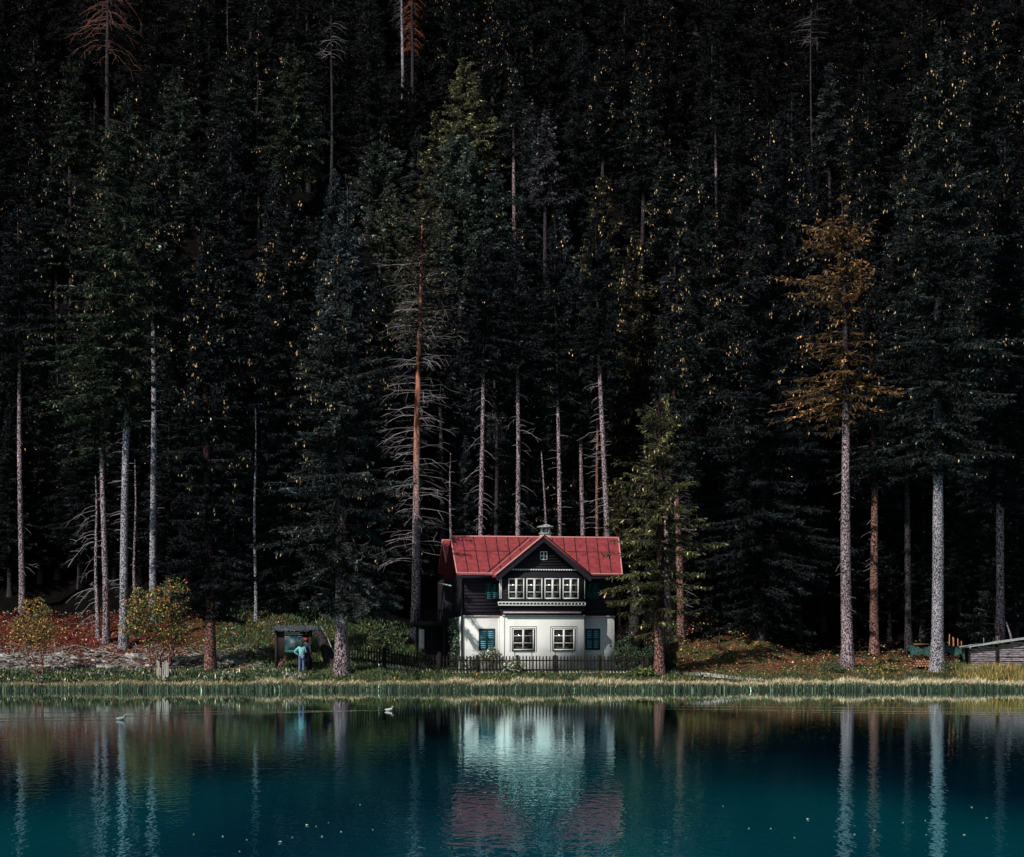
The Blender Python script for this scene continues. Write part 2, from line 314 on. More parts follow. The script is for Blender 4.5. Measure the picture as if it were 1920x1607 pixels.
# ------------------------------------------------------------------ trees
def unit(a): return a / (np.linalg.norm(a, axis=-1, keepdims=True) + 1e-9)
def trunk_mesh(h, r0, lean=(0, 0), bend=.35, r1=.03, name='trunk', mats=None, deads=(), seed=0, k=9, tones=1.0, flare=1.5, zcrown=None):
    """trunk from the origin to (lean.x, lean.y, h); deads = (z0, z1, n, length, droop, side)"""
    g = np.random.default_rng(seed); n = 22; t = np.linspace(0, 1, n)
    P = np.stack([lean[0] * t + bend * np.sin(t * 5 + seed) * t * (1 - t), lean[1] * t + bend * np.sin(t * 4 + seed * 2) * t * (1 - t), h * t], 1)
    P[0, 2] = -.35
    rad = r0 * (1 - t) ** .75 + r1; rad[0] *= flare; rad[1] *= 1 + (flare - 1) * .15
    P = np.insert(P, 1, P[0] * .55 + P[1] * .45, 0); P[1, 2] = min(.25, h * .02); rad = np.insert(rad, 1, rad[0] / flare * (1 + (flare - 1) * .55))
    mb = MB(); tr = np.full(len(P), tones) * (np.interp(P[:, 2], [zcrown - .3, zcrown + 1.2], [1, .16]) if zcrown else 1); tr = tr * np.exp(g.normal(size=len(P)) * .14); rad = rad * np.exp(g.normal(size=len(P)) * .025); mb.tube(P, rad, k, 0, np.repeat(tr, k), cap=False)  # bark tone drops inside the crown: crown shade put into the colour
    for (z0, z1, cnt, ln, droop, side) in deads:
        for _ in range(cnt):
            z = g.uniform(z0, z1); tt = z / h; c = np.array([np.interp(tt, t, P[1:, 0] if len(P) > n else P[:, 0]), np.interp(tt, t, P[1:, 1] if len(P) > n else P[:, 1]), z])
            a = g.uniform(0, 2 * math.pi)
            if side < 0: a = math.pi + g.normal() * .7
            if side > 0: a = g.normal() * .7
            Lb = ln * g.uniform(.3, 1.1); u = np.array([math.cos(a), math.sin(a) * .9, 0]); s = np.linspace(0, 1, 6)
            up = g.uniform(-.05, .25)
            zz = Lb * (up * s - droop * g.uniform(.5, 1.4) * s ** 2)
            Q = c + u * (Lb * s)[:, None] + np.stack([np.zeros(6), np.zeros(6), zz], 1) + g.normal(size=(6, 3)) * .03 * s[:, None] * Lb
            tn = g.uniform(.3, .95)
            mb.tube(Q, np.linspace(.021, .007, 6), 3, 1, tn, cap=False)
            if Lb > .9:
                for _k in range(int(g.integers(1, 5))):
                    q = Q[int(g.integers(2, 5))]; dv = unit(u + g.normal(size=3) * .5 + np.array([0, 0, -.3]))
                    mb.tube(np.stack([q, q + dv * Lb * .2, q + dv * Lb * .35 + np.array([0, 0, -.06])]), [.011, .008, .005], 3, 1, tn, cap=False)
    return mb.mesh(name, mats or [M['bark'], M['twig']], smooth=True), P
def crown_mesh(h, zb, R, seed=0, dens=1.0, droop=.35, cones=.2, lean=(0, 0), prof=.8, side=0.0, whorl=.42, twl=.46, tww=.07, round_top=False, gold=0.0, hang=.5, spread=.12, coneup=.3, name='crown'):
    g = np.random.default_rng(seed); B = []; D = []; Ls = []; Wd = []; Tn = []; Cb = []
    mb = MB(); z = zb; R *= 1.2
    ph = g.uniform(0, 6.28, 4)
    while z < h * .985:
        t = (z - zb) / (h - zb)
        f = (1 - t) ** prof if not round_top else math.sqrt(max(0, 1 - t ** 2.2)) * (.75 + .25 * math.sin(min(t * 6, 1.57)))
        f *= min(1, .55 + t * 3.5) * (1 + spread * math.sin(z * 2.3 + ph[0]) + spread * math.sin(z * .9 + ph[1]))
        nb = int(g.integers(5, 9)) if R * f > .9 else int(g.integers(4, 6))
        for _ in range(nb):
            a = g.uniform(0, 2 * math.pi); L = R * f * g.uniform(.55, 1.12) * (1 + side * -math.cos(a)) * (1 + .15 * math.sin(a * 2 + ph[2]))
            if g.random() < .10: continue
            L = max(L, .12)
            u = np.array([math.cos(a), math.sin(a), 0]); v = np.array([-math.sin(a), math.cos(a), 0])
            up = (.75 * t ** 2 + .02) if not round_top else .35
            dr = droop * (1 - .8 * t)
            n = max(3, int(L * 15 * dens)); s = np.sort(g.uniform(.08, 1, n))
            c0 = np.array([lean[0] * z / h, lean[1] * z / h, z])
            def pt(s):
                return c0 + u * (L * s)[:, None] + v * (L * .12 * np.sin(s * 3 + a * 5))[:, None] + np.stack([0 * s, 0 * s, L * (up * s - dr * s ** 1.6 + dr * .35 * s ** 4)], 1)
            cl = 2.6 if g.random() < .36 else .12
            p = pt(s); tn0 = math.exp(g.normal() * .30)
            if L > .8: mb.tube(pt(np.linspace(0, .95, 5)), np.linspace(.035, .012, 5), 3, 2, g.uniform(.5, 1.6), cap=False)
            for sg in (-1, 1, 0):
                k = n; d = u * g.uniform(.35, 1.0, (k, 1)) + v * (sg * g.uniform(.5, 1.1, (k, 1))) + np.array([0, 0, -1]) * (g.uniform(.0, 1.0, (k, 1)) * hang * (2.2 if sg == 0 else 1)) + g.normal(size=(k, 3)) * .18
                d = unit(d); l = twl * (1.15 - .55 * s) * g.uniform(.5, 1.25, k) * min(1, .5 + L * .45)
                B.append(p); D.append(d); Ls.append(l); Wd.append(np.full(k, tww) * g.uniform(.7, 1.3, k))
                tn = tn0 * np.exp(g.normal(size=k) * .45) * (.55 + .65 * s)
                hi = g.random(k) < .045; tn[hi] = tn[hi] * 5.0; Tn.append(tn)  # a few bright needles: edge highlights put into the tone
                # side sprays: a second needle twig off each first one
                q = p + d * (l * .5)[:, None]; d2 = unit(d + g.normal(size=(k, 3)) * .6); B.append(q); D.append(d2); Ls.append(l * .6); Wd.append(np.full(k, tww * .8)); Tn.append(tn * .9)
            if cones > 0 and t > coneup * .3:
                m = g.random(n) < .8 * cl * cones * (.25 + t * 1.1) * (s > .72); Cb.append(p[m] + u * .12 + g.normal(size=(int(m.sum()), 3)) * .08 - np.array([0, 0, .12]))
        z += whorl * g.uniform(.6, 1.2) * (1 - .35 * t)
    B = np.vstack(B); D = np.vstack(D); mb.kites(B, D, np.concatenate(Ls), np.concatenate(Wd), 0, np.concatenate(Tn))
    if Cb and sum(len(c) for c in Cb):
        c = np.vstack(Cb); n = len(c); d = unit(np.array([0, 0, -1]) + g.normal(size=(n, 3)) * .18); l = g.uniform(.13, .21, n)
        S1 = np.tile([1., 0, 0], (n, 1)); tn = np.exp(g.normal(size=n) * .35)
        mb.kites(c, d, l, .062, 1, tn, S1); mb.kites(c, d, l, .062, 1, tn, np.tile([0., 1, 0], (n, 1)))
    return mb.mesh(name, [M['needles'], M['cone'], M['twig_dark']])
def link(name, me, parent, color=None):
    o = bpy.data.objects.new(name, me); C.objects.link(o); o.parent = parent
    if color: o.color = (*color, 1)
    return o
NAMED_TOPS = []
DARK = (.016, .021, .021); DARKER = (.009, .012, .014); MID = (.028, .038, .026); OLIVE = (.085, .085, .03)
def tree(label, base, top, w, Y=None, crown=None, R=0, col=DARK, bark='bark', dead=(), group=None, cat='tree', name='spruce_tree', seed=1, **kw):
    """base / top in photo pixels (measured), depth from where the base meets the ground"""
    if Y is None: Y = ground_hit(*base)
    x = X(base[0], Y); zb = float(T(x, Y)); h = Z(top[1], Y) - zb; lean = (X(top[0], Y) - x, 0)
    s = F / Y
    root = thing(name, label, cat, (x, Y, zb), group=group)
    dd = [(Z(d[1], Y) - zb, Z(d[0], Y) - zb, d[2], d[3] / s, d[4], d[5]) for d in dead]
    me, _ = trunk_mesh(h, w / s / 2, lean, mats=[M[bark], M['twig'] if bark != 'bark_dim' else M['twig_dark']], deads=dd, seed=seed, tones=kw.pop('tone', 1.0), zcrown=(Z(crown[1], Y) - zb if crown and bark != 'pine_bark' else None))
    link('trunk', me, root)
    if crown:
        cz = Z(crown[1], Y) - zb
        c = crown_mesh(h + .3, cz, R / s, seed=seed + 50, lean=(lean[0], 0), **kw); link('crown', c, root, col)
    NAMED_TOPS.append((top[0], top[1], max(R, 25), Y))
    return root
# left cluster
tree('slim lilac trunk at the far left behind the small orange-leaved tree', (42, 1146), (33, 390), 10, crown=(390, 690), R=80, col=DARKER, dead=((900, 1080, 5, 35, .5, 1),), seed=3, cones=.04)
tree('tall spruce with thick grey trunk touching the left side of the autumn shrub', (232, 1214), (240, 165), 15, crown=(165, 790), R=110, side=.35, col=MID, bark='bark_cool', dead=((800, 1120, 26, 34, .2, -1), (760, 1100, 10, 20, .2, 1)), seed=5, cones=.22, dens=.8)
tree('spruce with straight lilac trunk rooted in red needles, left of the thick grey trunk', (199, 1204), (190, 590), 11.5, crown=(590, 850), R=70, side=.5, col=MID, dead=((860, 1150, 14, 26, .3, -1),), seed=8, cones=.02, dens=.7)
tree('thin dead conifer with long bare branches drooping to the left, left bank', (184, 1194), (179, 890), 7, dead=((940, 1180, 26, 55, .75, -1), (900, 1100, 6, 20, .3, 1)), seed=9, name='dead_tree')
tree('very thin pale bare stem between the two thick left trunks', (253, 1152), (253, 862), 4.5, dead=((900, 1120, 8, 10, .3, 0),), seed=10, name='dead_tree')
tree('tall spruce whose grey trunk rises straight out of the autumn bush', (287, 1160), (284, 250), 12.5, crown=(250, 600), R=85, col=DARK, bark='bark_cool', dead=((620, 1000, 22, 24, .15, 1), (640, 900, 8, 30, .2, -1)), seed=12, cones=.2)
tree('spruce with short reddish trunk and black crown, between autumn shrub and log pile', (394, 1262), (386, 430), 19, crown=(430, 1150), R=74, col=DARKER, bark='bark_red', seed=14, cones=.22, coneup=.8, dens=1.2)
tree('thread-thin pale bare trunk in the dark left of the information board', (480, 1162), (479, 765), 5, bark='bark_cool', dead=((800, 1140, 10, 12, .3, 0),), seed=15, name='dead_tree')
tree('big spruce with wide speckled trunk between the information board and the picket fence', (641, 1264), (634, 500), 25, crown=(500, 1140), R=150, col=(.026, .032, .032), seed=18, cones=.16, dens=1.0, droop=.4, spread=.2, whorl=.5)
# the pine and the trunks behind the house
tree('tall pine with orange upper trunk and many bare branches, left of the roof', (778, 1160), (792, 385), 17, Y=112, crown=(385, 640), R=85, col=(.07, .065, .042), bark='pine_bark', dead=((585, 1060, 150, 74, .28, 0), (480, 640, 40, 84, .05, 0)), name='pine_tree', seed=21, cones=0, dens=.32, prof=.3, whorl=.6, hang=.1, twl=.34)
B_ = 'trunks behind the red roof'
tree('trunk behind the left half of the roof bristling with drooping dead twigs', (902, 1200), (905, 430), 10.5, Y=113, crown=(430, 700), R=62, col=DARKER, dead=((705, 1010, 62, 34, .6, 0),), seed=23, cones=.03, group=B_)
tree('straight trunk behind the roof with dead branches arching down on its right', (972, 1200), (967, 440), 10.5, Y=114, crown=(440, 710), R=62, col=DARKER, dead=((715, 1010, 16, 44, .6, 1), (720, 1010, 26, 18, .3, 0)), seed=24, cones=.03, group=B_)
tree('slender trunk rising just right of the chimney', (1050, 1200), (1041, 400), 9, Y=115, crown=(400, 745), R=60, col=DARKER, dead=((760, 1000, 22, 24, .2, 0),), seed=25, cones=.05, group=B_)
tree('pale trunk leaning left behind the right end of the roof', (1146, 1200), (1116, 400), 12.5, Y=112, crown=(400, 700), R=66, col=DARKER, dead=((700, 1000, 30, 40, .4, -1), (700, 1000, 16, 16, .1, 1)), seed=26, cones=.08, group=B_)
tree('pink trunk with few twigs behind the roof, left of the leaning pale trunk', (1096, 1200), (1088, 520), 9.5, Y=116, crown=(520, 840), R=55, col=DARKER, dead=((850, 1000, 8, 24, .3, 0),), seed=27, cones=.02, group=B_)
tree('thin reddish trunk crossing close behind the leaning pale trunk', (1124, 1200), (1119, 600), 6.5, Y=115, crown=(600, 790), R=40, col=DARKER, bark='bark_red', dead=((800, 1000, 14, 26, .2, -1),), seed=28, cones=0, group=B_)
tree('thin bare pole leaning left that ends above the chimney', (1034, 1150), (1015, 845), 5.5, Y=114, dead=((870, 980, 7, 10, .3, 0),), seed=29, name='dead_tree', group=B_)
tree('dim grey trunk between the twiggy trunk and the straight one behind the roof', (932, 1200), (928, 500), 9, Y=119, crown=(500, 760), R=60, col=DARKER, bark='bark_dim', seed=30, cones=0, group=B_)
tree('thin pale broken pole just right of the orange pine', (842, 1200), (845, 850), 6, Y=116, dead=((870, 1000, 14, 12, .2, 0),), seed=31, name='dead_tree', group=B_)
tree('dim thick trunk in the gloom right beside the thin broken pole', (828, 1200), (826, 500), 10, Y=119, crown=(500, 720), R=60, col=DARKER, bark='bark_dim', seed=32, cones=0, group=B_)
tree('dim trunk in the gloom directly left of the chimney', (985, 1200), (1000, 540), 10, Y=121, crown=(540, 880), R=60, col=DARKER, bark='bark_dim', seed=33, cones=0, group=B_)
# right of the house
tree('bushy olive-gold spruce in front of the right end of the house', (1237, 1264), (1236, 752), 18, crown=(752, 1185), R=108, side=.06, col=(.075, .075, .034), bark='bark_red', seed=36, cones=.17, coneup=0, dens=.62, droop=.30, prof=.55, whorl=.62, hang=.95, twl=.46, spread=.2)
tree('pink trunk showing through the olive-gold spruce, nearer the house', (1253, 1203), (1238, 640), 11, crown=(640, 930), R=55, col=DARKER, dead=((930, 1150, 40, 26, .05, 0),), seed=38, cones=.05)
tree('pink trunk standing right of the olive-gold spruce with a flared root', (1277, 1208), (1262, 620), 14, crown=(620, 900), R=60, col=DARK, bark='bark_red', dead=((920, 1160, 34, 30, .3, 1),), seed=39, cones=.06)
tree('slim trunk with hanging twigs tight against the right wall of the house', (1162, 1240), (1158, 900), 8, Y=105.5, crown=(900, 1110), R=42, col=(.05, .045, .02), bark='bark_red', seed=40, cones=.1, name='spruce_tree')
tree('golden-brown spruce crown on a long bare speckled trunk, right of the footpath', (1590, 1252), (1579, 368), 21, crown=(368, 800), R=76, side=.22, col=(.125, .070, .030), prof=.42, dead=((820, 1180, 20, 22, .25, 1), (850, 1100, 8, 26, .7, -1)), seed=42, cones=.20, coneup=0, dens=.46, whorl=.58, spread=.42)
tree('reddish trunk right behind the golden-brown spruce, flared and rust-red at its foot', (1640, 1226), (1634, 520), 16, crown=(520, 910), R=80, col=DARKER, bark='bark_red', dead=((930, 1200, 12, 24, .4, -1),), seed=43, cones=.05)
tree('dim slender trunk between the reddish trunk and the green tarpaulin', (1704, 1224), (1690, 360), 12, crown=(360, 900), R=85, col=DARKER, bark='bark_dim', seed=44, cones=.08)
tree('tall spruce with a thick silvery speckled trunk in front of the covered woodpile', (1757, 1259), (1765, 40), 22, crown=(40, 880), R=125, col=DARK, bark='bark_cool', dead=((890, 1230, 34, 9, .1, 0),), seed=46, cones=.14, coneup=0, spread=.22)
tree('pink trunk near the right edge cut off below by a low dark spruce', (1875, 1212), (1884, 260), 16, Y=107, crown=(260, 940), R=95, col=DARKER, dead=((1010, 1130, 8, 12, .1, -1),), seed=47, cones=.10)
tree('dim stub-like trunk behind the stakes, left of the log shed roof', (1846, 1212), (1850, 420), 14, Y=114.5, crown=(420, 1000), R=80, col=DARKER, bark='bark_dim', seed=48, cones=.02)
tree('low dark spruce by the log shed, hiding the foot of the pink trunk', (1868, 1226), (1862, 1125), 8, Y=109, crown=(1125, 1215), R=62, col=DARK, seed=49, cones=.05, prof=.4)
tree('huge black spruce with branches down to the ground behind the footpath', (1421, 1199), (1468, 195), 26, crown=(195, 1165), R=150, col=DARKER, bark='bark_dim', seed=51, cones=.12, coneup=1.2, dens=1.2, spread=.2)
tree('dark cone-studded spruce right of the trunks behind the house', (1335, 1190), (1300, 290), 20, Y=115, crown=(290, 1150), R=115, col=DARK, bark='bark_dim', seed=52, cones=.30, coneup=1.0, dens=1.0)
tree('broad dark spruce above the right end of the roof, full of cones', (1190, 1190), (1190, 430), 16, Y=117.5, crown=(430, 1050), R=85, col=(.03, .03, .018), bark='bark_dim', seed=53, cones=.35, coneup=.2)
tree('dark spruce crown hanging over the balcony left of the house', (716, 1150), (715, 480), 16, Y=116, crown=(480, 1120), R=90, col=DARKER, bark='bark_dim', seed=54, cones=.10)
tree('black spruce rising directly behind the information board', (540, 1160), (540, 270), 16, Y=112, crown=(270, 1130), R=105, col=DARKER, bark='bark_dim', seed=55, cones=.30, coneup=1.2)
# the slope above: depth found from an assumed height
def up_tree(label, px, py, R, hgt=23, crownlen=None, col=DARK, seed=60, bark='bark_dim', **kw):
    ys = np.linspace(117, 330, 3000); zz = T(X(px, ys), ys) + hgt; pp = HOR - (zz - CAMZ) * F / ys
    Y = float(ys[int(np.argmax(pp <= py))]); x = X(px, Y); base_py = HOR - (float(T(x, Y)) - CAMZ) * F / Y
    return tree(label, (px, base_py), (px + kw.pop('dx', 0), py), 10, Y=Y, crown=(py, py + (crownlen or min((base_py - py) * .85, R * 3.4 + 40))), R=R, col=col, bark=bark, seed=seed, **kw)
up_tree('light olive cone-shaped spruce standing out near the top centre', 872, 104, 82, col=(.11, .11, .06), seed=61, crownlen=215, cones=.0, prof=1.05, droop=.1, dens=1.1)
up_tree('round-headed leafy green tree on the slope above the orange pine', 862, 264, 70, hgt=20, col=(.058, .076, .064), seed=62, cones=0, round_top=True, droop=.1, name='larch_tree')
up_tree('smaller round-headed dark green tree left of the big round-headed one', 712, 266, 46, hgt=18, col=(.046, .058, .050), seed=63, cones=.02, round_top=True, droop=.1)
up_tree('narrow spruce with a pale showing trunk, right of the light olive one', 965, 126, 36, col=DARK, seed=64, cones=.2, dens=.7, bark='bark')
up_tree('grey-violet slender spruce right of centre on the upper slope', 1024, 203, 40, col=(.06, .058, .068), seed=65, cones=.03)
up_tree('dark spruce with coned tip, upper slope above the right end of the roof', 1131, 88, 46, col=DARKER, seed=66, cones=.22)
up_tree('spruce with sparsely coned sides just right of that coned tip', 1205, 136, 52, col=DARK, seed=67, cones=.2)
up_tree('dead lilac spar with a few sticks sticking out, upper right of centre', 1342, 188, 18, col=DARKER, seed=68, cones=.02, bark='bark', dens=.3)
up_tree('faint grey feathery spruce high on the right slope', 1555, 118, 44, col=(.034, .038, .042), seed=69, cones=0)
up_tree('big spruce reaching the top edge near the right corner, orange cones on its boughs', 1838, 2, 100, hgt=30, col=DARKER, seed=70, cones=.22)
up_tree('coned spruce between the faint grey one and the right-hand giants', 1612, 180, 56, col=DARKER, seed=71, cones=.25)
up_tree('coned spruce below the top-right giant, left of its trunk', 1722, 235, 60, hgt=25, col=DARK, seed=72, cones=.2)
up_tree('dusky spruce with a pointed coned tip, upper left of centre', 546, 82, 62, col=MID, seed=73, cones=.12)
up_tree('spruce with coned sides above the autumn shrub, near the top edge', 432, 82, 48, col=DARK, seed=74, cones=.2)
up_tree('hazy green spruce on the left slope, below the dead orange-branched conifer', 330, 128, 62, col=(.035, .045, .038), seed=75, cones=.03)
up_tree('small spruce with yellowish tip at the left, below the dead conifer', 132, 116, 44, col=MID, seed=76, cones=.02)
up_tree('spruce with a tuft of orange cones low on the left slope', 108, 272, 62, hgt=20, col=DARK, seed=77, cones=.28)
up_tree('bluish spruce right of the pine crown on the slope', 930, 300, 50, hgt=20, col=(.03, .046, .044), seed=78, cones=.1)
up_tree('dusky violet spruce above the round-headed tree, left of the olive one', 817, 208, 40, hgt=20, col=(.06, .06, .035), seed=79, cones=.1)
up_tree('greenish spruce behind the pine top, lit on its left flank', 735, 350, 55, hgt=18, col=(.052, .066, .046), seed=80, cones=.05)
up_tree('cone-heavy spruce right above the trunks behind the house', 1128, 330, 58, hgt=19, col=(.032, .036, .022), seed=81, cones=.4, coneup=0)
up_tree('bright-flecked spruce left of the dead lilac spar', 1250, 262, 55, hgt=22, col=DARK, seed=82, cones=.42, coneup=0)
def dead_up(label, px, py0, py1, w, Y, n, L, droop, bark, twcol, crown=False):
    x = X(px, Y); zb = float(T(x, Y)); h = Z(py0, Y) - zb; s = F / Y
    root = thing('dead_tree', label, 'tree', (x, Y, zb))
    m = M['twig'] if twcol is None else mat('dead_branch_colour', twcol, .9, noise=8, col2=tuple(c * .5 for c in twcol))
    me, _ = trunk_mesh(h, w / s / 2, (0, 0), mats=[M[bark], m], deads=[(Z(py1, Y) - zb, h * .985, n, L / s, droop, 0)], seed=int(px)); link('trunk', me, root)
    NAMED_TOPS.append((px, py1 - 52, 30, Y))
dead_up('dead conifer with drooping orange-brown branches at the top left', 203, -90, 110, 12, 168, 90, 66, .75, 'bark_dim', (.34, .17, .13))
dead_up('rust-orange dead spruce at the top edge left of centre', 772, -120, 95, 9, 172, 150, 26, .8, 'bark_dim', (.42, .13, .06))
dead_up('grey dead spruce next to the rust-orange one at the top edge', 754, -90, 60, 8, 175, 110, 22, .5, 'bark_cool', (.14, .13, .16))
dead_up('thin silver dead trunk with a few curved twigs, top left of centre', 621, 28, 135, 7, 158, 26, 34, .5, 'bark_dim', None)
dead_up('short silver dead stem left of the dusky coned spruce', 484, 138, 200, 5, 150, 8, 12, .3, 'bark_dim', None)
dead_up('straw-thin dead stem at the top, above the left coned spruce', 427, -40, 85, 5, 172, 8, 10, .3, 'bark_dim', None)
dead_up('faint dead stem with ladder-like branches, top right of centre', 1521, 15, 90, 4, 166, 40, 34, .15, 'bark_dim', (.2, .19, .2))

# filler forest: ranks climbing the slope, built as copies of a few trees
protos = []
for i, (h, zb, R, kw) in enumerate([
    (24, 2.2, 3.7, dict(cones=.14, seed=101)), (26, 3, 3.4, dict(cones=.28, seed=102, coneup=1)), (22, 1.5, 4.0, dict(cones=.02, seed=103, spread=.25)),
    (21, 2, 3.3, dict(cones=.10, seed=104, droop=.5)), (25, 4, 3.0, dict(cones=.0, seed=105, hang=.9)), (20, 1.6, 3.6, dict(cones=.40, seed=106, coneup=.3))]):
    tm, _ = trunk_mesh(h, .24, mats=[M['bark_dim'], M['twig_dark']], deads=[(1, 8, 14, 1.0, .3, 0)], seed=90 + i)
    protos.append((tm, crown_mesh(h + .3, zb, R, dens=.56, tww=.095, twl=.56, **kw), h))
def ordw(n):
    s = ['first', 'second', 'third', 'fourth', 'fifth', 'sixth', 'seventh', 'eighth', 'ninth', 'tenth', 'eleventh', 'twelfth', 'thirteenth', 'fourteenth', 'fifteenth', 'sixteenth', 'seventeenth', 'eighteenth', 'nineteenth', 'twentieth']
    return s[n - 1] if n <= 20 else 'twenty-' + s[n - 21]
def landmark(px):
    for a, t in [(130, 'at the left edge'), (270, 'above left trunks'), (440, 'above the autumn bush'), (600, 'above the information board'), (760, 'left of the orange pine'), (880, 'above the pine'), (1000, 'above the roof\'s left half'),
                 (1160, 'above the roof\'s right half'), (1300, 'above the olive-gold spruce'), (1460, 'above the footpath'), (1620, 'above the golden-brown spruce'), (1780, 'above the covered woodpile')]:
        if px < a: return t
    return 'at the right edge'
g = np.random.default_rng(11)
ADJ = ['dark spruce', 'slender spruce', 'broad spruce', 'drooping spruce', 'weeping spruce', 'coned spruce']
SKIP = set()
for r, Yr in enumerate([119, 125.5, 132, 140, 149, 159, 170, 182, 196, 212]):
    half = Yr * .2824 + 3; sp = [4.0, 4.1, 4.3, 4.5, 4.7, 4.9, 5.1, 5.3, 5.5, 5.6][r]; n = int(2 * half / sp) + 1; k = 0
    for i in range(n):
        x = -half + (i + .5) * 2 * half / n + g.uniform(-1, 1); Y = Yr + g.uniform(-1.8, 1.8); px = CX + x * F / Y
        v = int(g.integers(0, 6)) if r < 6 or g.random() < .25 else [2, 4, 2, 0][int(g.integers(0, 4))]; s = g.uniform(.78, 1.08); zb = float(T(x, Y)); top = HOR - (zb + protos[v][2] * s - CAMZ) * F / Y
        rz = g.uniform(0, 6.28); cj = g.uniform(.6, 1.25)
        bad = any(abs(px - a) < rr * .8 + 18 and top < b + rr * 2.4 and Y < YY + 1 and b < 700 and (YY > 118) for a, b, rr, YY in NAMED_TOPS)
        if bad:
            s *= .62; top2 = HOR - (zb + protos[v][2] * s - CAMZ) * F / Y
            if any(abs(px - a) < rr * .8 + 14 and top2 < b + rr * 2.0 and Y < YY + 1 and YY > 118 for a, b, rr, YY in NAMED_TOPS): continue
        k += 1
        if (r, k) in SKIP: continue
        rowtxt = ['lowest', 'second', 'third', 'fourth', 'fifth', 'sixth', 'seventh', 'eighth', 'ninth', 'topmost'][r] + ' rank'
        root = thing('spruce_tree', f"{ADJ[v]} {landmark(px)}, {ordw(k)} from left, {rowtxt}", 'tree', (x, Y, zb), rz, 'spruces filling the wooded slope')
        root.scale = (s, s, s)
        link('trunk', protos[v][0], root)
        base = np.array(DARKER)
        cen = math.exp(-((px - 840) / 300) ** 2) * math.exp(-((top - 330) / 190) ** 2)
        base = base * (1 + 3.0 * cen) + np.array([.002, .005, .005]) * cen  # pale haze at mid slope put into the crown colour
        base = base * (.6 if top < 60 else 1) * (1 - .4 * (np.clip((px - 1050) / 250, 0, 1) + np.clip((420 - px) / 250, 0, 1)) * np.clip((420 - top) / 200, 0, 1))  # gloom toward the top and sides put into the crown colour
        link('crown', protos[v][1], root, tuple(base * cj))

# young black spruces that close the dark behind the bank
g = np.random.default_rng(19)
for i, px in enumerate([-20, 18, 75, 108, 150, 215, 262, 318, 352, 440, 1500, 1545, 1600, 1668, 1730, 1800, 1840, 1905]):
    Y = g.uniform(114.2, 117); x = X(px, Y); v = (2, 4, 0)[i % 3]; s = g.uniform(.42, .62)
    where = ('at the left end' if px < 40 else 'near the leftmost trunk' if px < 130 else 'behind the left trunks' if px < 300 else 'behind the autumn shrub' if px < 460 else 'left of the golden-brown spruce' if px < 1560 else 'by the reddish trunk' if px < 1700 else 'behind the woodpile' if px < 1820 else 'behind the log shed')
    bank = 'left' if i < 10 else 'right'
    root = thing('young_spruce', f"black young spruce {where}, {ordw(i % 10 + 1)} from left on the {bank} bank", 'tree', (x, Y, float(T(x, Y))), g.uniform(0, 6), 'young spruces at the forest edge'); root.scale = (s * 1.25, s * 1.25, s)
    link('trunk', protos[v][0], root); link('crown', protos[v][1], root, tuple(np.array(DARKER) * .8))
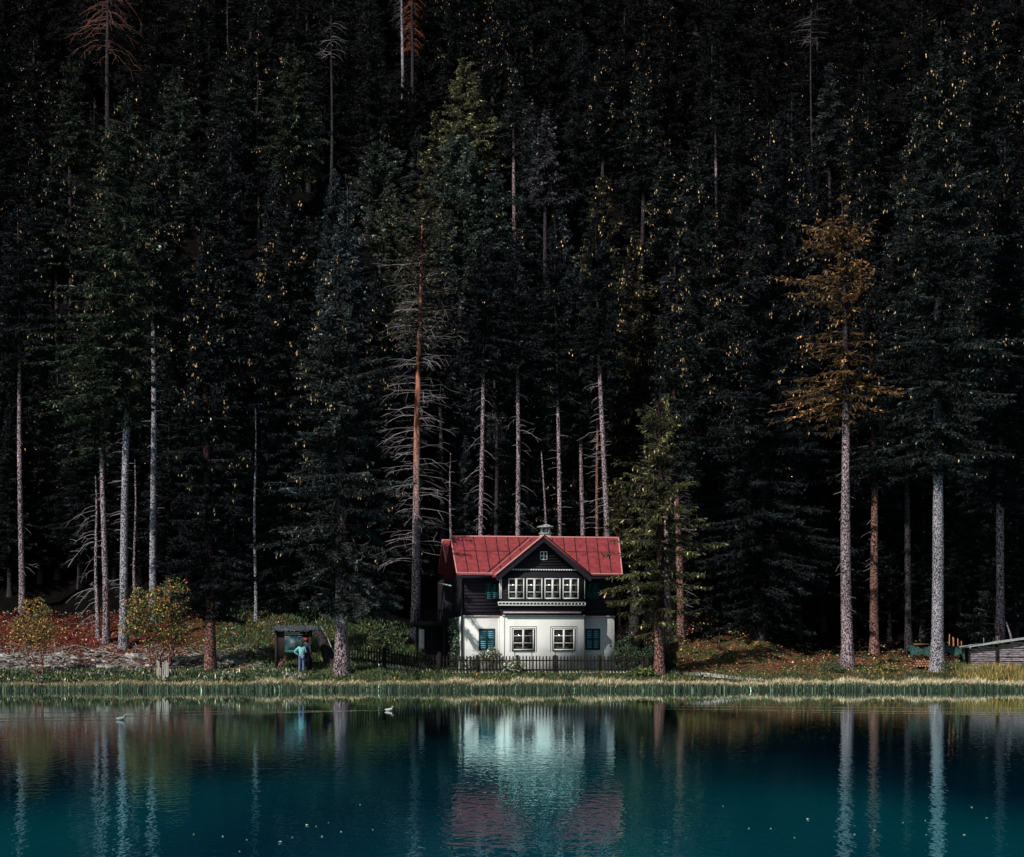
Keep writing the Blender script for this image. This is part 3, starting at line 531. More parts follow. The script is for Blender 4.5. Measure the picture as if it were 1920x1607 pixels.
# ------------------------------------------------------------------ house
HA = R_(8); hs, hc = math.sin(HA), math.cos(HA); HX, HY, HZ0 = 1.456, 101.0, .79
def HU(px, v):
    k = (px - CX) / F
    return (k * (HY + v * hc) - HX + v * hs) / (hc - k * hs)
def HW(py, u, v): return Z(py, HY + u * hs + v * hc) - HZ0
def house():
    H = thing('lake_house', 'two-storey house with white ground floor, black timber upper floor and red metal roof', 'house', (HX, HY, HZ0), HA)
    wv = -1.35; bv = -1.56
    uL, uR = HU(866, 0), HU(1152, 0); rl, rr = HU(943, wv), HU(1095, wv); zf = HW(1156, 0, 0); ze = HW(1080, 0, 0) + .15
    D = 2.45; ridge = HW(1010.5, 0, D); eave = HW(1079, 0, -.7); ev = -.7
    # ground floor walls
    mb = MB()
    mb.bx(uL, rl, 0, 5, -.6, zf); mb.bx(rl, rr, wv, 5, -.6, zf)
    for u in (uL + .10, HU(935, 0), rl + .06): mb.bx(u - .03, u + .03, (wv if u > rl else 0) - .025, 0 if u < rl else wv, -.2, zf - .05)
    gw = mb.build('ground_floor_wall', M['plaster'], H)
    mb = MB(); mb.bx(rr, uR, 0, 5, -.6, zf); mb.build('ground_floor_wall', M['shaded_rough_plaster'], H)['label'] = 'rough plaster with painted bluish shade right of the projecting front'
    mb = MB()
    for (u0, u1, v) in ((uL, rl, 0), (rl, rr, wv), (rr, uR, 0)):
        mb.bx(u0 - .04, u1 + .04, v - .07, v + .02, zf - .03, zf + .05)
    mb.bx(HU(943, wv), HU(1088, wv), bv + .02 - .08, wv - .003, HW(1150.5, 1, wv), HW(1147.5, 1, wv)); mb.build('ledge', M['pink_trim'], H)
    # upper storey: boards
    mb = MB(); mb.bx(uL + .02, uR - .02, .02, 5, zf + .05, ze); mb.bx(rl + .02, rr - .02, wv + .04, 4.9, zf + .06, ze + .1)
    z = zf + .2
    while z < ze:
        mb.bx(uL, rl, -.005, .019, z, z + .17); mb.bx(rr, uR, -.005, .019, z, z + .17); z += .19
    mb.build('upper_floor_wall', M['wood'], H)
    # bay
    bl, br = HU(938, bv), HU(1096, bv); bz0, bz1 = HW(1147, 1, bv), HW(1074, 1, bv)
    mb = MB(); mb.bx(bl, br, bv + .05, wv + .03, bz0, bz1); z = bz0
    while z < HW(1131, 1, bv): mb.bx(bl - .01, br + .01, bv + .02, bv + .049, z, z + .10); z += .115
    mb.build('bay', M['wood'], H)
    # gable wall
    ga = HU(1020, -1.9); gz = HW(1003.5, ga, -1.9); gh = 2.68; gev = HW(1079, ga, -1.9)
    mb = MB(); mb.prism([[ga - gh + .25, wv - .02, gev + .05], [ga + gh - .25, wv - .02, gev + .05], [ga, wv - .02, gz - .28]], (0, .12, 0))
    z = gev + .1
    while z < gz - .5:
        hw = (gh - .3) * (gz - .3 - z) / (gz - gev) - .05
        if hw > .1: mb.bx(ga - hw, ga + hw, wv - .05, wv - .022, z, z + .13)
        z += .15
    mb.build('gable_wall', M['wood'], H)
    # left and right main gable walls, rear block
    mb = MB()
    for u in (uL + .03, uR - .15): mb.prism([[u, .1, ze - .1], [u, 4.8, ze - .1], [u, D, ridge - .12]], (.12, 0, 0))
    bu0 = uL - .42
    mb.bx(bu0, uR - .6, 5.02, 9.3, -.6, ze - .1); mb.build('rear_wall', M['wood'], H)
    # main roof: slabs with standing seams, notched for the cross gable
    mb = MB(); th = np.array([0, 0, .09]); L0r, L0e = HU(845, D), HU(857, ev); R0r, R0e = HU(1160, D), HU(1167, ev)
    sl = (ridge - eave) / (D - ev)
    mb.prism([[L0e, ev, eave], [R0e, ev, eave], [R0r, D, ridge], [L0r, D, ridge]], th)
    mb.prism([[L0r, D + .004, ridge], [R0r, D + .004, ridge], [R0r - .1, 5.5, ridge - sl * (5.5 - D)], [L0r - .1, 5.5, ridge - sl * (5.5 - D)]], th)
    # rear block roof: front slope shows left of the main gable
    rd = 7.3; rz = ridge + .1; rL = HU(829, rd); mb.prism([[rL + .05, 5.0, rz - sl * (rd - 5.0)], [uR - .8, 5.0, rz - sl * (rd - 5.0)], [uR - .8, rd, rz], [rL, rd, rz]], th)
    mb.prism([[rL, rd + .004, rz], [uR - .8, rd + .004, rz], [uR - .8, 9.8, rz - sl * 2.5], [rL, 9.8, rz - sl * 2.5]], th)
    # cross gable slabs run back into the main roof
    for sg in (-1, 1):
        e = ga + sg * gh; back_e = -.55; mb.prism([[ga, -1.92, gz - .09], [e, -1.92, gev - .09], [e, back_e + .2, gev - .09], [ga, D - .1, gz - .09]] if sg > 0 else [[e, -1.92, gev - .09], [ga, -1.92, gz - .09], [ga, D - .1, gz - .09], [e, back_e + .2, gev - .09]], th)
    roof = mb.build('roof', M['roof'], H)
    mb = MB()
    n = 15
    for i in range(n + 1):
        f = i / n; p0 = np.array([L0e + (R0e - L0e) * f, ev, eave + .095]); p1 = np.array([L0r + (R0r - L0r) * f, D, ridge + .095])
        # stop the seam at the cross gable
        tt = 0
        for k in np.linspace(0, 1, 60):
            q = p0 + (p1 - p0) * k; gzz = gz - abs(q[0] - ga) * (gz - gev) / gh
            if gzz > q[2] + .02: tt = k
        if i in (0, n): mb.tube([p0, p1], .045, 4, 1)
        elif tt < .95: mb.tube([p0 + (p1 - p0) * tt, p1], .028, 4, 0)
    q0, q1 = .42, .43
    def rp(u, f): return [u, ev + (D - ev) * f, eave + (ridge - eave) * f + .1]
    for a, b_ in ((L0e + .3, HU(958, .6)), (HU(1066, .6), R0e - .1)): mb.tube([rp(a, .6), rp(b_, .6)], .026, 4, 0)
    mb.tube([[L0r, D, ridge + .11], [R0r, D, ridge + .11]], .05, 5, 1); mb.tube([rp(L0e, 0.0), rp(ga - gh, 0.0)], .04, 4, 1); mb.tube([rp(ga + gh, 0.0), rp(R0e, 0.0)], .04, 4, 1)
    mb.tube([[ga, -1.94, gz + .02], [ga - gh, -1.94, gev + .02]], .045, 4, 1); mb.tube([[ga, -1.94, gz + .02], [ga + gh, -1.94, gev + .02]], .03, 4, 0)
    for o in (.28,):
        mb.tube([[ga - .0, -1.94 + o, gz + .02], [ga - gh, -1.94 + o, gev + .02]], .022, 4, 1)
    mb.tube([[rL, rd, rz + .1], [rL + .05, 5.0, rz - sl * (rd - 5.0) + .1]], .045, 4, 1); mb.tube([[rL, rd, rz + .11], [rL + 1.2, rd, rz + .11]], .04, 4, 1)
    for q_ in (0, .22): mb.tube([[HU(991, D) + q_, D, ridge + .11], [HU(912, ev) + q_, ev, eave + .11]], .024, 4, 1 if q_ else 0)
    sm = mb.build('seam', [M['black'], M['roof_edge']], roof); sm.name = 'roof_seam'
    # valley flashing left of the cross gable
    mb = MB()
    for a, b_ in ((HU(863, -.3), HU(915, -.3)), (HU(1113, -.3), HU(1160, -.3))):
        z = eave + .16; v = ev + .32; mb.bx(a, b_, v, v + .03, z + .02, z + .05); mb.bx(a, b_, v, v + .03, z + .13, z + .16); u = a
        while u < b_: mb.bx(u, u + .035, v - .004, v + .034, z - .02, z + .162); u += .1
    mb.build('snow_guard', M['black'], roof)
    # barge boards (dark) and scalloped trim
    mb = MB()
    for sg in (-1, 1): mb.prism([[ga, -1.90, gz - .36], [ga, -1.90, gz - .10], [ga + sg * gh, -1.90, gev - .10], [ga + sg * (gh - .1), -1.90, gev - .34]], (0, .05, 0))
    mb.bx(uL - .1, ga - gh, ev + .05, ev + .09, eave - .18, eave - .01); mb.bx(ga + gh, uR + .1, ev + .05, ev + .09, eave - .18, eave - .01); mb.build('barge_board', M['wood'], H)
    mb = MB(); z = HW(1068, 1, wv - .12); a, b_ = HU(955, wv - .12), HU(1084, wv - .12); n = 27
    for i in range(n):
        u = a + (b_ - a) * (i + .5) / n; th_ = np.linspace(math.pi, 2 * math.pi, 7)
        P = [[u + .062 * math.cos(t), wv - .12, z + .02 + .075 * math.sin(t)] for t in th_]; mb.prism(P, (0, .03, 0))
    mb.build('scalloped_trim', M['white'], H)
    # windows
    def window(p0, p1, y0, y1, v, cols=2, rows=3, name='window', fr=.055, surround=True):
        u0, u1 = HU(p0, v), HU(p1, v); z1, z0 = HW(y0, (u0 + u1) / 2, v), HW(y1, (u0 + u1) / 2, v)
        f = MB()
        f.bx(u0, u0 + fr, v - .05, v, z0, z1); f.bx(u1 - fr, u1, v - .05, v, z0, z1); f.bx(u0 + fr, u1 - fr, v - .05, v, z1 - fr, z1); f.bx(u0 + fr, u1 - fr, v - .05, v, z0, z0 + fr)
        if cols == 2: c = (u0 + u1) / 2; f.bx(c - fr * .95, c + fr * .95, v - .056, v - .006, z0 + fr, z1 - fr)
        for k in range(1, rows): z = z0 + (z1 - z0) * k / rows; f.bx(u0 + fr, u1 - fr, v - .045, v - .01, z - .018, z + .018)
        fo = f.build(name, M['white'], H)
        g_ = MB(); g_.bx(u0 + fr * .5, u1 - fr * .5, v - .012, v - .006 + .004, z0 + fr * .5, z1 - fr * .5); g_.build('pane', M['glass'], fo)
        if surround:
            s = MB(); e = .10
            s.bx(u0 - .045, u0 - .002, v - .03, v, z0 - .05, z1 + .03); s.bx(u1 + .002, u1 + .045, v - .03, v, z0 - .05, z1 + .03); s.bx(u0 - .002, u1 + .002, v - .03, v, z1 + .002, z1 + .03); s.bx(u0 - .002, u1 + .002, v - .07, v, z0 - .05, z0 - .003)
            s.bx(u0 - e - .05, u0 - e - .03, v - .012, v, z0 - .1, z1 + .13); s.bx(u1 + e + .03, u1 + e + .05, v - .012, v, z0 - .1, z1 + .13); s.bx(u0 - e - .03, u1 + e + .03, v - .012, v, z1 + .11, z1 + .13)
            for u in (u0 + .12, u1 - .12): s.bx(u - .012, u + .012, v - .012, v, -.2, z0 - .05)
            s.build('surround', M['black'], fo)
        return fo
    window(961, 1001, 1179, 1219, wv - .005); window(1037, 1077, 1179, 1219, wv - .005)
    for a, b_ in ((953, 983), (987, 1017), (1021, 1051), (1055, 1085)): window(a, b_, 1084.5, 1123, bv + .045, surround=False, fr=.06)
    window(1013, 1026, 1034, 1050, wv - .055, rows=2, fr=.035, surround=False, name='attic_window')
    # bay side window strips
    mb = MB(); z0, z1 = HW(1123, 1, bv), HW(1084, 1, bv)
    mb.bx(bl - .03, bl + .0, bv + .06, bv + .11, z0, z1); mb.bx(bl - .03, bl, wv - .03, wv + .02, z0, z1); mb.bx(bl - .03, bl, bv + .11, wv - .03, z1 - .05, z1); mb.bx(bl - .03, bl, bv + .11, wv - .03, z0, z0 + .05)
    mb.bx(bl + .02, bl + .09, bv + .0, bv + .048, z0, z1); mb.bx(br, br + .03, bv + .06, bv + .11, z0, z1); mb.build('corner_window', M['white'], H)
    # bay flower ledge
    mb = MB(); a, b_ = HU(934, bv - .2), HU(1098.5, bv - .2); z0, z1 = HW(1136, 1, bv), HW(1129, 1, bv)
    mb.bx(a, b_, bv - .2, bv + .04, z1 - .05, z1); mb.bx(a + .02, b_ - .02, bv - .18, bv + .04, z0, z0 + .05); n = 26
    for i in range(n): u = a + .03 + (b_ - a - .06) * i / (n - 1); mb.bx(u - .03, u + .03, bv - .19, bv - .16, z0 + .05, z1 - .05)
    mb.build('flower_ledge', M['white'], H)
    # shutters
    def shutters(p0, p1, y0, y1, v, name='shutter', paint='teal'):
        u0, u1 = HU(p0, v), HU(p1, v); z1, z0 = HW(y0, u0, v), HW(y1, u0, v); c = (u0 + u1) / 2
        fr = MB(); fr.bx(u0 - .04, u0, v - .03, v + .002, z0 - .05, z1 + .04); fr.bx(u1, u1 + .04, v - .03, v + .002, z0 - .05, z1 + .04); fr.bx(u0, u1, v - .03, v + .002, z1, z1 + .04); fr.bx(u0, u1, v - .05, v + .002, z0 - .05, z0); fr.build('shutter_frame', M['teal_dark'], H)
        for a, b_ in ((u0 + .004, c - .004), (c + .004, u1 - .004)):
            s = MB(); e = .05; s.bx(a, a + e, v - .045, v - .005, z0, z1, 1); s.bx(b_ - e, b_, v - .045, v - .005, z0, z1, 1); s.bx(a + e, b_ - e, v - .045, v - .005, z0, z0 + e, 1); s.bx(a + e, b_ - e, v - .045, v - .005, z1 - e, z1, 1)
            z = (z0 + z1) / 2; s.bx(a + e, b_ - e, v - .045, v - .005, z - .03, z + .03, 1)
            s.bx(a + e, b_ - e, v - .008, v - .004, z0 + e, z1 - e, 1); z = z0 + e + .02
            while z < z1 - e - .03: s.box(((a + b_) / 2, v - .028, z + .03), (b_ - a - 2 * e, .014, .075), 0, rx=-.35); z += .112
            s.build(name, [M[paint], M['teal_dark']], H)
    shutters(899, 927, 1180, 1218, -.01); shutters(1098.5, 1124, 1180, 1217, -.01)
    shutters(911, 934, 1094, 1122, -.012, paint='teal_dim'); shutters(1099, 1122, 1094, 1122, -.012, paint='teal_dim')
    # round vent, downpipe, chimney
    mb = MB(); th_ = np.linspace(0, 2 * math.pi, 13)[:-1]; u, z = HU(1145, 0), HW(1211, 4, 0); mb.prism([[u + .06 * math.cos(t), -.03, z + .06 * math.sin(t)] for t in th_], (0, .028, 0)); mb.build('vent', M['black'], H)
    mb = MB(); u = uL - .02; mb.tube([[u, -.10, -.2], [u, -.10, ze - .35], [u + .02, -.5, ze - .1]], .045, 8); mb.build('downpipe', M['black'], H)
    mb = MB(); v = D + .9; cu0, cu1 = HU(1012.5, v), HU(1034.5, v); z1 = HW(986, 0, v); c = (cu0 + cu1) / 2
    zc = HW(1001, 0, v)
    mb.bx(cu0 + .04, cu1 - .04, v, v + .55, ridge - 1.0, zc); mb.bx(cu0, cu1, v - .04, v + .59, zc, zc + .07)
    for a in (cu0 + .08, cu1 - .20, ): mb.bx(a, a + .12, v + .04, v + .52, zc + .07, z1 - .08)
    mb.bx(c - .05, c + .05, v + .2, v + .5, zc + .07, z1 - .08)
    mb.bx(cu0 - .09, cu1 + .09, v - .12, v + .67, z1 - .08, z1 - .01); mb.prism([[cu0 - .05, v - .08, z1 - .008], [cu1 + .05, v - .08, z1 - .008], [c, v - .08, z1 + .13]], (0, .7, 0)); mb.build('chimney', M['stone'], H)
    # left side: shuttered window, bracket, ivy
    mb = MB(); mb.bx(uL - .05, uL - .003, 1.2, 2.3, HW(1222, uL, 1), HW(1180, uL, 1)); mb.build('side_shutter', M['teal_dark'], H)
    mb = MB(); mb.tube([[uL - .9, 3.5, HW(1092, uL, 2)], [uL - .45, 1.5, HW(1099, uL, 2)]], .035, 5); mb.build('bracket', M['white'], H)
    # porch with balcony on the left
    P = MB(); pv = 4.0; a, b_ = HU(777, pv), HU(838, pv); zt = HW(1165, a, pv)
    P.bx(a, b_, pv, pv + 3.2, zt - .28, zt); P.build('porch_roof', M['black'], H)
    P = MB(); P.bx(a + .7, b_, pv + 1.2, pv + 3.1, -.6, zt - .29); P.build('porch_wall', M['wood'], H)
    P = MB()
    for u in (a + .1, b_ - .2): P.bx(u, u + .13, pv + .1, pv + .23, -.6, zt - .285)
    P.build('porch_post', M['black'], H)
    P = MB(); p0, p1 = HU(786, pv), HU(795.5, pv); P.bx(p0, p1, pv + .02, pv + .07, HW(1217, a, pv), HW(1180, a, pv)); z = HW(1215, a, pv)
    while z < HW(1182, a, pv): P.bx(p0 + .03, p1 - .03, pv - .01, pv + .018, z, z + .035); z += .07
    P.build('louvred_panel', M['white'], H)
    P = MB(); zr = HW(1143, a, pv); u = a
    P.bx(a, b_, pv + .03, pv + .09, zr - .05, zr); P.bx(a, b_, pv + .03, pv + .09, zt + .06, zt + .11)
    while u < b_: P.bx(u, u + .06, pv - .0, pv + .028, zt + .02, zr); u += .14
    P.build('balcony_railing', M['fence'], H)
    return H, uL
house_obj, uLh = house()
# ------------------------------------------------------------------ shrubs and leafy trees
def leafy(name, label, cat, blobs, n, leaf, mats, weights, loc, trunk=None, stems=0, seed=0, hollow=.55, wmat='bark_red', group=None):
    """blobs: (x, y, z, rx, ry, rz) round loc"""
    g = np.random.default_rng(seed); root = thing(name, label, cat, loc, group=group); mb = MB()
    vol = np.array([b[3] * b[4] * b[5] for b in blobs]); vol = vol / vol.sum()
    for b, f in zip(blobs, vol):
        k = int(n * f); d = unit(g.normal(size=(k, 3))); r = g.uniform(hollow, 1, k) ** .6
        lump = 1 + .16 * np.sin(d[:, 0] * 7 + b[0] * 3) + .16 * np.sin(d[:, 2] * 8 + b[1]) + .12 * np.sin(d[:, 1] * 9)
        p = np.array(b[:3]) + d * np.array(b[3:]) * (r * lump)[:, None]
        ci = g.choice(len(mats), k, p=np.array(weights) / sum(weights))
        for m in range(len(mats)):
            s = ci == m; dd = unit(g.normal(size=(int(s.sum()), 3)) + np.array([0, -.2, -.3])); mb.kites(p[s], dd, leaf * g.uniform(.6, 1.3, int(s.sum())), leaf * .55, m, np.exp(g.normal(size=int(s.sum())) * .4))
    mb.build('foliage', [M[m] for m in mats], root)
    mb = MB(); bl = [np.array(b[:3]) for b in blobs]
    for i in range(max(stems, 1)):
        b = bl[i % len(bl)]; o = np.array([g.uniform(-.15, .15) * stems, g.uniform(-.1, .1) * stems, -.15]) * (.5 if stems > 1 else .3)
        q = o + (b - o) * .5 + g.normal(size=3) * .12; mb.tube([o, q, b + g.normal(size=3) * .2], [trunk or .04, (trunk or .04) * .7, .012], 5, 0)
        for _ in range(5):
            s0 = q + (b - q) * g.uniform(0, .8); e = b + unit(g.normal(size=3)) * np.array(blobs[i % len(blobs)][3:]) * .9; mb.tube([s0, (s0 + e) / 2 + g.normal(size=3) * .08, e], [.018, .012, .006], 3, 0)
    mb.build('stem', [M[wmat]], root)
    return root
def gpt(px, py): Y = ground_hit(px, py); return (X(px, Y), Y, float(T(X(px, Y), Y)))
l = gpt(298, 1262)
leafy('autumn_shrub', 'large autumn shrub with green top and orange-gold lower leaves around the left trunks', 'shrub',
      [(-.7, 0, 3.7, 1.25, 1, .8), (.7, .2, 4.2, 1.0, .9, .9), (-.1, .2, 2.9, 1.7, 1.1, .85), (1.2, -.1, 2.3, .7, .7, .5), (-1.4, .1, 2.4, .75, .7, .5), (.4, .3, 1.7, 1.2, .8, .4), (1.3, 0, 3.4, .6, .6, .5)], 8500, .13, ['leaf_green', 'leaf_gold', 'leaf_orange', 'leaf_red', 'leaf_dgreen'], [5, 1.8, 1.6, 1.4, 7], l, trunk=.06, stems=7, seed=2)
l = gpt(70, 1270)
leafy('autumn_tree', 'small slender tree with thin orange and yellow-green leaves at the left edge', 'tree',
      [(-.1, 0, 3.5, .85, .8, .7), (-.5, 0, 2.7, 1.1, .9, .55), (.5, 0, 2.5, .9, .7, .5), (-1.1, 0, 2.0, .8, .6, .4), (.1, 0, 1.9, .9, .7, .5)], 3600, .12, ['leaf_green', 'leaf_gold', 'leaf_orange', 'leaf_red', 'leaf_dgreen'], [4, 1.5, 2, 1.5, 3], l, trunk=.05, stems=4, seed=3)
l = (X(725, 101.5), 101.5, float(T(X(725, 101.5), 101.5)))
leafy('garden_shrub', 'rounded pale yellow-leaved shrub behind the picket fence', 'shrub', [(0, 0, 1.35, 1.05, .7, .55)], 1500, .14, ['leaf_pale', 'leaf_green', 'leaf_dgreen'], [5, 2, 4], l, stems=5, seed=4)
def shrub(label, px, Y, w, zc, h, n, mats, weights, seed, leaf=.12, name='garden_shrub', depth=.5, cat='shrub'):
    x = X(px, Y); z0 = float(T(x, Y)); rx = w / 2 * Y / F
    leafy(name, label, cat, [(0, 0, zc, rx, depth, h / 2), (rx * .3, 0, zc * .8, rx * .6, depth, h * .4)], n, leaf, mats, weights, (x, Y, z0), stems=4, seed=seed)
shrub('rose bush with pale blossoms under the left shuttered window', 920, 99.4, 44, .85, .9, 900, ['leaf_dgreen', 'leaf_green', 'white_flower'], [5, 3, 1.2], 5)
shrub('low dark bush behind the fence, left of the rose bush', 884, 99.4, 36, .45, .8, 700, ['leaf_dgreen', 'white_flower'], [6, .5], 6)
shrub('flowering bush spilling through the fence below the left white window', 962, 97.8, 40, .35, .8, 800, ['leaf_dgreen', 'leaf_green', 'white_flower'], [5, 3, 1.5], 7)
shrub('tall dark leafy shrub with pinkish shoots beside the right corner of the house', 1172, 100.2, 44, 1.0, 2.0, 1500, ['leaf_dgreen', 'leaf_red'], [8, .6], 8)
shrub('low rounded dark shrub behind the right end of the fence', 1210, 99.8, 60, .7, 1.3, 1600, ['leaf_dgreen'], [1], 9)
shrub('green tuft of broad leaves at the foot of the olive-gold spruce', 1205, 97.2, 56, .12, .45, 900, ['leaf_green', 'leaf_dgreen'], [4, 3], 10, leaf=.2)
shrub('dark low shrub at the foot of the golden-brown spruce, on its left', 1560, 98.2, 60, .2, .7, 900, ['leaf_dgreen', 'leaf_green'], [5, 2], 12)
shrub('dark low shrub between the silvery trunk and the concrete slab', 1788, 97.8, 50, .25, .8, 800, ['leaf_dgreen', 'leaf_green'], [5, 2], 13)
shrub('low green shrub right of the golden-brown trunk', 1655, 98.6, 84, .15, .6, 900, ['leaf_dgreen', 'leaf_green', 'leaf_gold'], [5, 3, 1], 14)
# ivy on the left wall
def ivy():
    g = np.random.default_rng(8); mb = MB(); n = 1700
    px = np.clip(g.normal(851, 5.0, n), 841, 861); v = g.uniform(.4, 4.2, n); t = g.random(n)
    # on the side wall: local u = uL, spread over depth v
    P = np.stack([np.full(n, uLh - .06) - np.abs(g.normal(0, .09, n)), .6 + 4.0 * g.beta(2, 1.6, n), 3.05 * (1 - t ** 1.3)], 1)
    P[:, 1] += .5 * np.sin(P[:, 2] * 3); tn = np.exp(g.normal(size=n) * .5)
    mb.kites(P, unit(g.normal(size=(n, 3)) + [-.4, 0, -.5]), g.uniform(.1, .2, n), .12, 0, tn * .8)
    m = 160; k = g.integers(0, n, m); mb.kites(P[k] + [-.08, 0, 0], unit(g.normal(size=(m, 3))), .1, .08, 1, 1)
    o = mb.build('ivy', [M['leaf_dgreen'], M['white_flower']]); o.location = (HX, HY, HZ0); o.rotation_euler = (0, 0, HA)
    tag(o, 'dark ivy climbing the white left side wall of the house', 'ivy')
ivy()
# ------------------------------------------------------------------ fences
def fence(label, P0, P1, n_posts, first_post=True, ztop=.92, step=.181, plinth=True, posts_at=None):
    P0 = np.array(P0, float); P1 = np.array(P1, float); L = np.linalg.norm(P1 - P0); d = (P1 - P0) / L; a = math.atan2(d[1], d[0])
    root = thing('picket_fence', label, 'fence', (P0[0], P0[1], 0), a)
    def gz(s): p = P0 + d * s; return float(np.interp(s, [0, L], [T(*P0), T(*P1)]))
    ps = posts_at or list(np.linspace(0, L, n_posts))
    for s in ps:
        mb = MB(); z = gz(s); mb.bx(s - .085, s + .085, -.07, .07, z - .3, z + ztop + .03); mb.cap([[s - .085, -.07, z + ztop + .031], [s + .085, -.07, z + ztop + .031], [s + .085, .07, z + ztop + .031], [s - .085, .07, z + ztop + .031]]); mb.build('post', M['fence'], root)
    edges = sorted(set([0.0] + [s for s in ps if 0 < s < L] + [L]))
    for e0, e1 in zip(edges[:-1], edges[1:]):
        mb = MB(); s = e0 + .13
        while s < e1 - .1:
            z = gz(s); w_ = .037; hh = ztop + rng.normal() * .008; mb.prism([[s - w_, -.05, z + .02], [s + w_, -.05, z + .02], [s + w_, -.05, z + hh - .05], [s, -.05, z + hh], [s - w_, -.05, z + hh - .05]], (0, .022, 0)); s += step
        mb.build('picket_panel', M['fence'], root)
        mb = MB()
        for zr in (.16, .66): mb.tube([[e0 + .08, -.005, gz(e0) + zr], [e1 - .08, -.005, gz(e1) + zr]], .035, 4)
        mb.build('rail', M['fence'], root)
    if plinth:
        mb = MB(); mb.prism([[plinth, .03, gz(plinth) - .3], [L, .03, gz(L) - .3], [L, .03, gz(L) + .17], [plinth, .03, gz(plinth) + .17]], (0, .14, 0)); mb.build('plinth', M['plaster'], root)
    return root
Yf = 98.3
fence('long dark picket fence with a white base in front of the house', (X(827, Yf), Yf), (X(1262, Yf), Yf), 0, posts_at=[X(p, Yf) - X(827, Yf) for p in (895, 970, 1041, 1123, 1215)], plinth=.02)
fence('short dark picket fence stepping back left of the house, ending at the speckled trunk', (X(652, 101.2), 101.2), (X(822, 98.45), 98.45), 0, posts_at=[2.4, 4.9], plinth=2.0)
mb = MB(); x0 = X(823.5, 98.35); z = float(T(x0, 98.35)); mb.bx(x0 - .11, x0 + .11, 98.25, 98.45, z - .3, z + 1.05); mb.prism([[x0 - .13, 98.22, z + 1.051], [x0 + .13, 98.22, z + 1.051], [x0, 98.22, z + 1.14]], (0, .26, 0))
tag(mb.build('gate_post', M['fence']), 'thick dark post where the two picket fences meet', 'post')
# dark hedge box at the end
l = (X(1254, 98.4), 98.4, float(T(X(1254, 98.4), 98.4)))
root = thing('clipped_hedge', 'black clipped hedge block right of the spruce at the fence end', 'hedge', l); mb = MB(); g = np.random.default_rng(4); n = 1800
p = g.uniform(-1, 1, (n, 3)); ax = g.integers(0, 3, n); p[np.arange(n), ax] = np.sign(p[np.arange(n), ax]); p = p * [.33, .5, .5] + [0, 0, .5]; mb.kites(p, unit(g.normal(size=(n, 3))), .12, .08, 0, np.exp(g.normal(size=n) * .3) * .35); mb.build('foliage', M['leaf_dgreen'], root)
mb = MB(); mb.box((0, 0, .48), (.6, .94, .92)); mb.build('branch_core', M['fence'], root)
# ------------------------------------------------------------------ information board
def board():
    Y = 98.6; s = Y / F; x0, x1 = X(518, Y), X(582, Y); zb = float(T((x0 + x1) / 2, Y)); H = thing('information_board', 'dark roofed information board with a blue-green map panel beside the two people', 'notice board', ((x0 + x1) / 2, Y, zb))
    w2 = (x1 - x0) / 2; zz = lambda py: Z(py, Y) - zb
    for sx in (-1, 1): mb = MB(); mb.bx(sx * w2 - .08, sx * w2 + .08, -.02, .14, -.3, zz(1181)); mb.build('post', M['board_dark'], H)
    mb = MB(); mb.bx(-w2 + .083, w2 - .083, .02, .09, zz(1231), zz(1184)); mb.build('panel', M['board_dark'], H)
    ux = lambda px: X(px, Y) - (x0 + x1) / 2
    mp = MB(); mp.bx(ux(534), ux(571), -.005, .016, zz(1224), zz(1194)); m = mat('map_print', (.008, .035, .05), .5, noise=3.5, col2=(.06, .12, .13), ramp=(.45, .62), detail=6, spec=.4); mo = mp.build('map', m, H)
    q = MB(); q.bx(ux(534), ux(569), -.012, -.008, zz(1224), zz(1219)); q.build('map_footer', mat('map_green', (.012, .09, .07), .5, noise=6, col2=(.02, .12, .10)), mo)
    q = MB(); q.bx(ux(544), ux(566), -.012, -.008, zz(1195.5), zz(1192)); q.build('map_header', mat('map_blue', (.02, .12, .22), .5, noise=6, col2=(.03, .16, .28)), mo)
    t = MB(); gg = random.Random(3)
    for (a, b_, y0, y1) in ((533.5, 563.5, 1187.5, 1186), (533.5, 568, 1190.2, 1188.7), (534, 543.5, 1195, 1192.2), (558, 565.5, 1194.3, 1192.6), (567, 573, 1196.8, 1196.3), (573.8, 575, 1189.5, 1186.5)):
        u = a
        while u < b_ - .3:
            wd = gg.uniform(.7, 2.6); e = min(u + wd, b_); t.bx(ux(u), ux(e), -.02, -.014 + (.03 if u > 571 or y0 < 1191 else 0), zz(y0), zz(y1) - gg.uniform(0, .012)); u = e + gg.choice([.25, .25, .8])
    t.build('lettering', M['white'], H)
    r = MB(); zr = zz(1182)
    r.prism([[-w2 - .2, -.35, zr + .0], [w2 + .45, -.35, zr + .0], [w2 + .4, .12, zr + .22], [-w2 - .2, .12, zr + .22]], (0, 0, .04)); r.prism([[-w2 - .2, .124, zr + .22], [w2 + .4, .124, zr + .22], [w2 + .4, .5, zr + .02], [-w2 - .2, .5, zr + .02]], (0, 0, .04))
    for u in np.linspace(-w2 - .15, w2 + .3, 5): r.tube([[u, -.34, zr + .05], [u, .12, zr + .27]], .02, 4)
    r.build('board_roof', M['pale_wood'] if False else mat('slate_roofing', (.03, .035, .045), .6, noise=8, col2=(.16, .19, .24), scale=(3, 1, 1), ramp=(.5, .6)), H)
board()
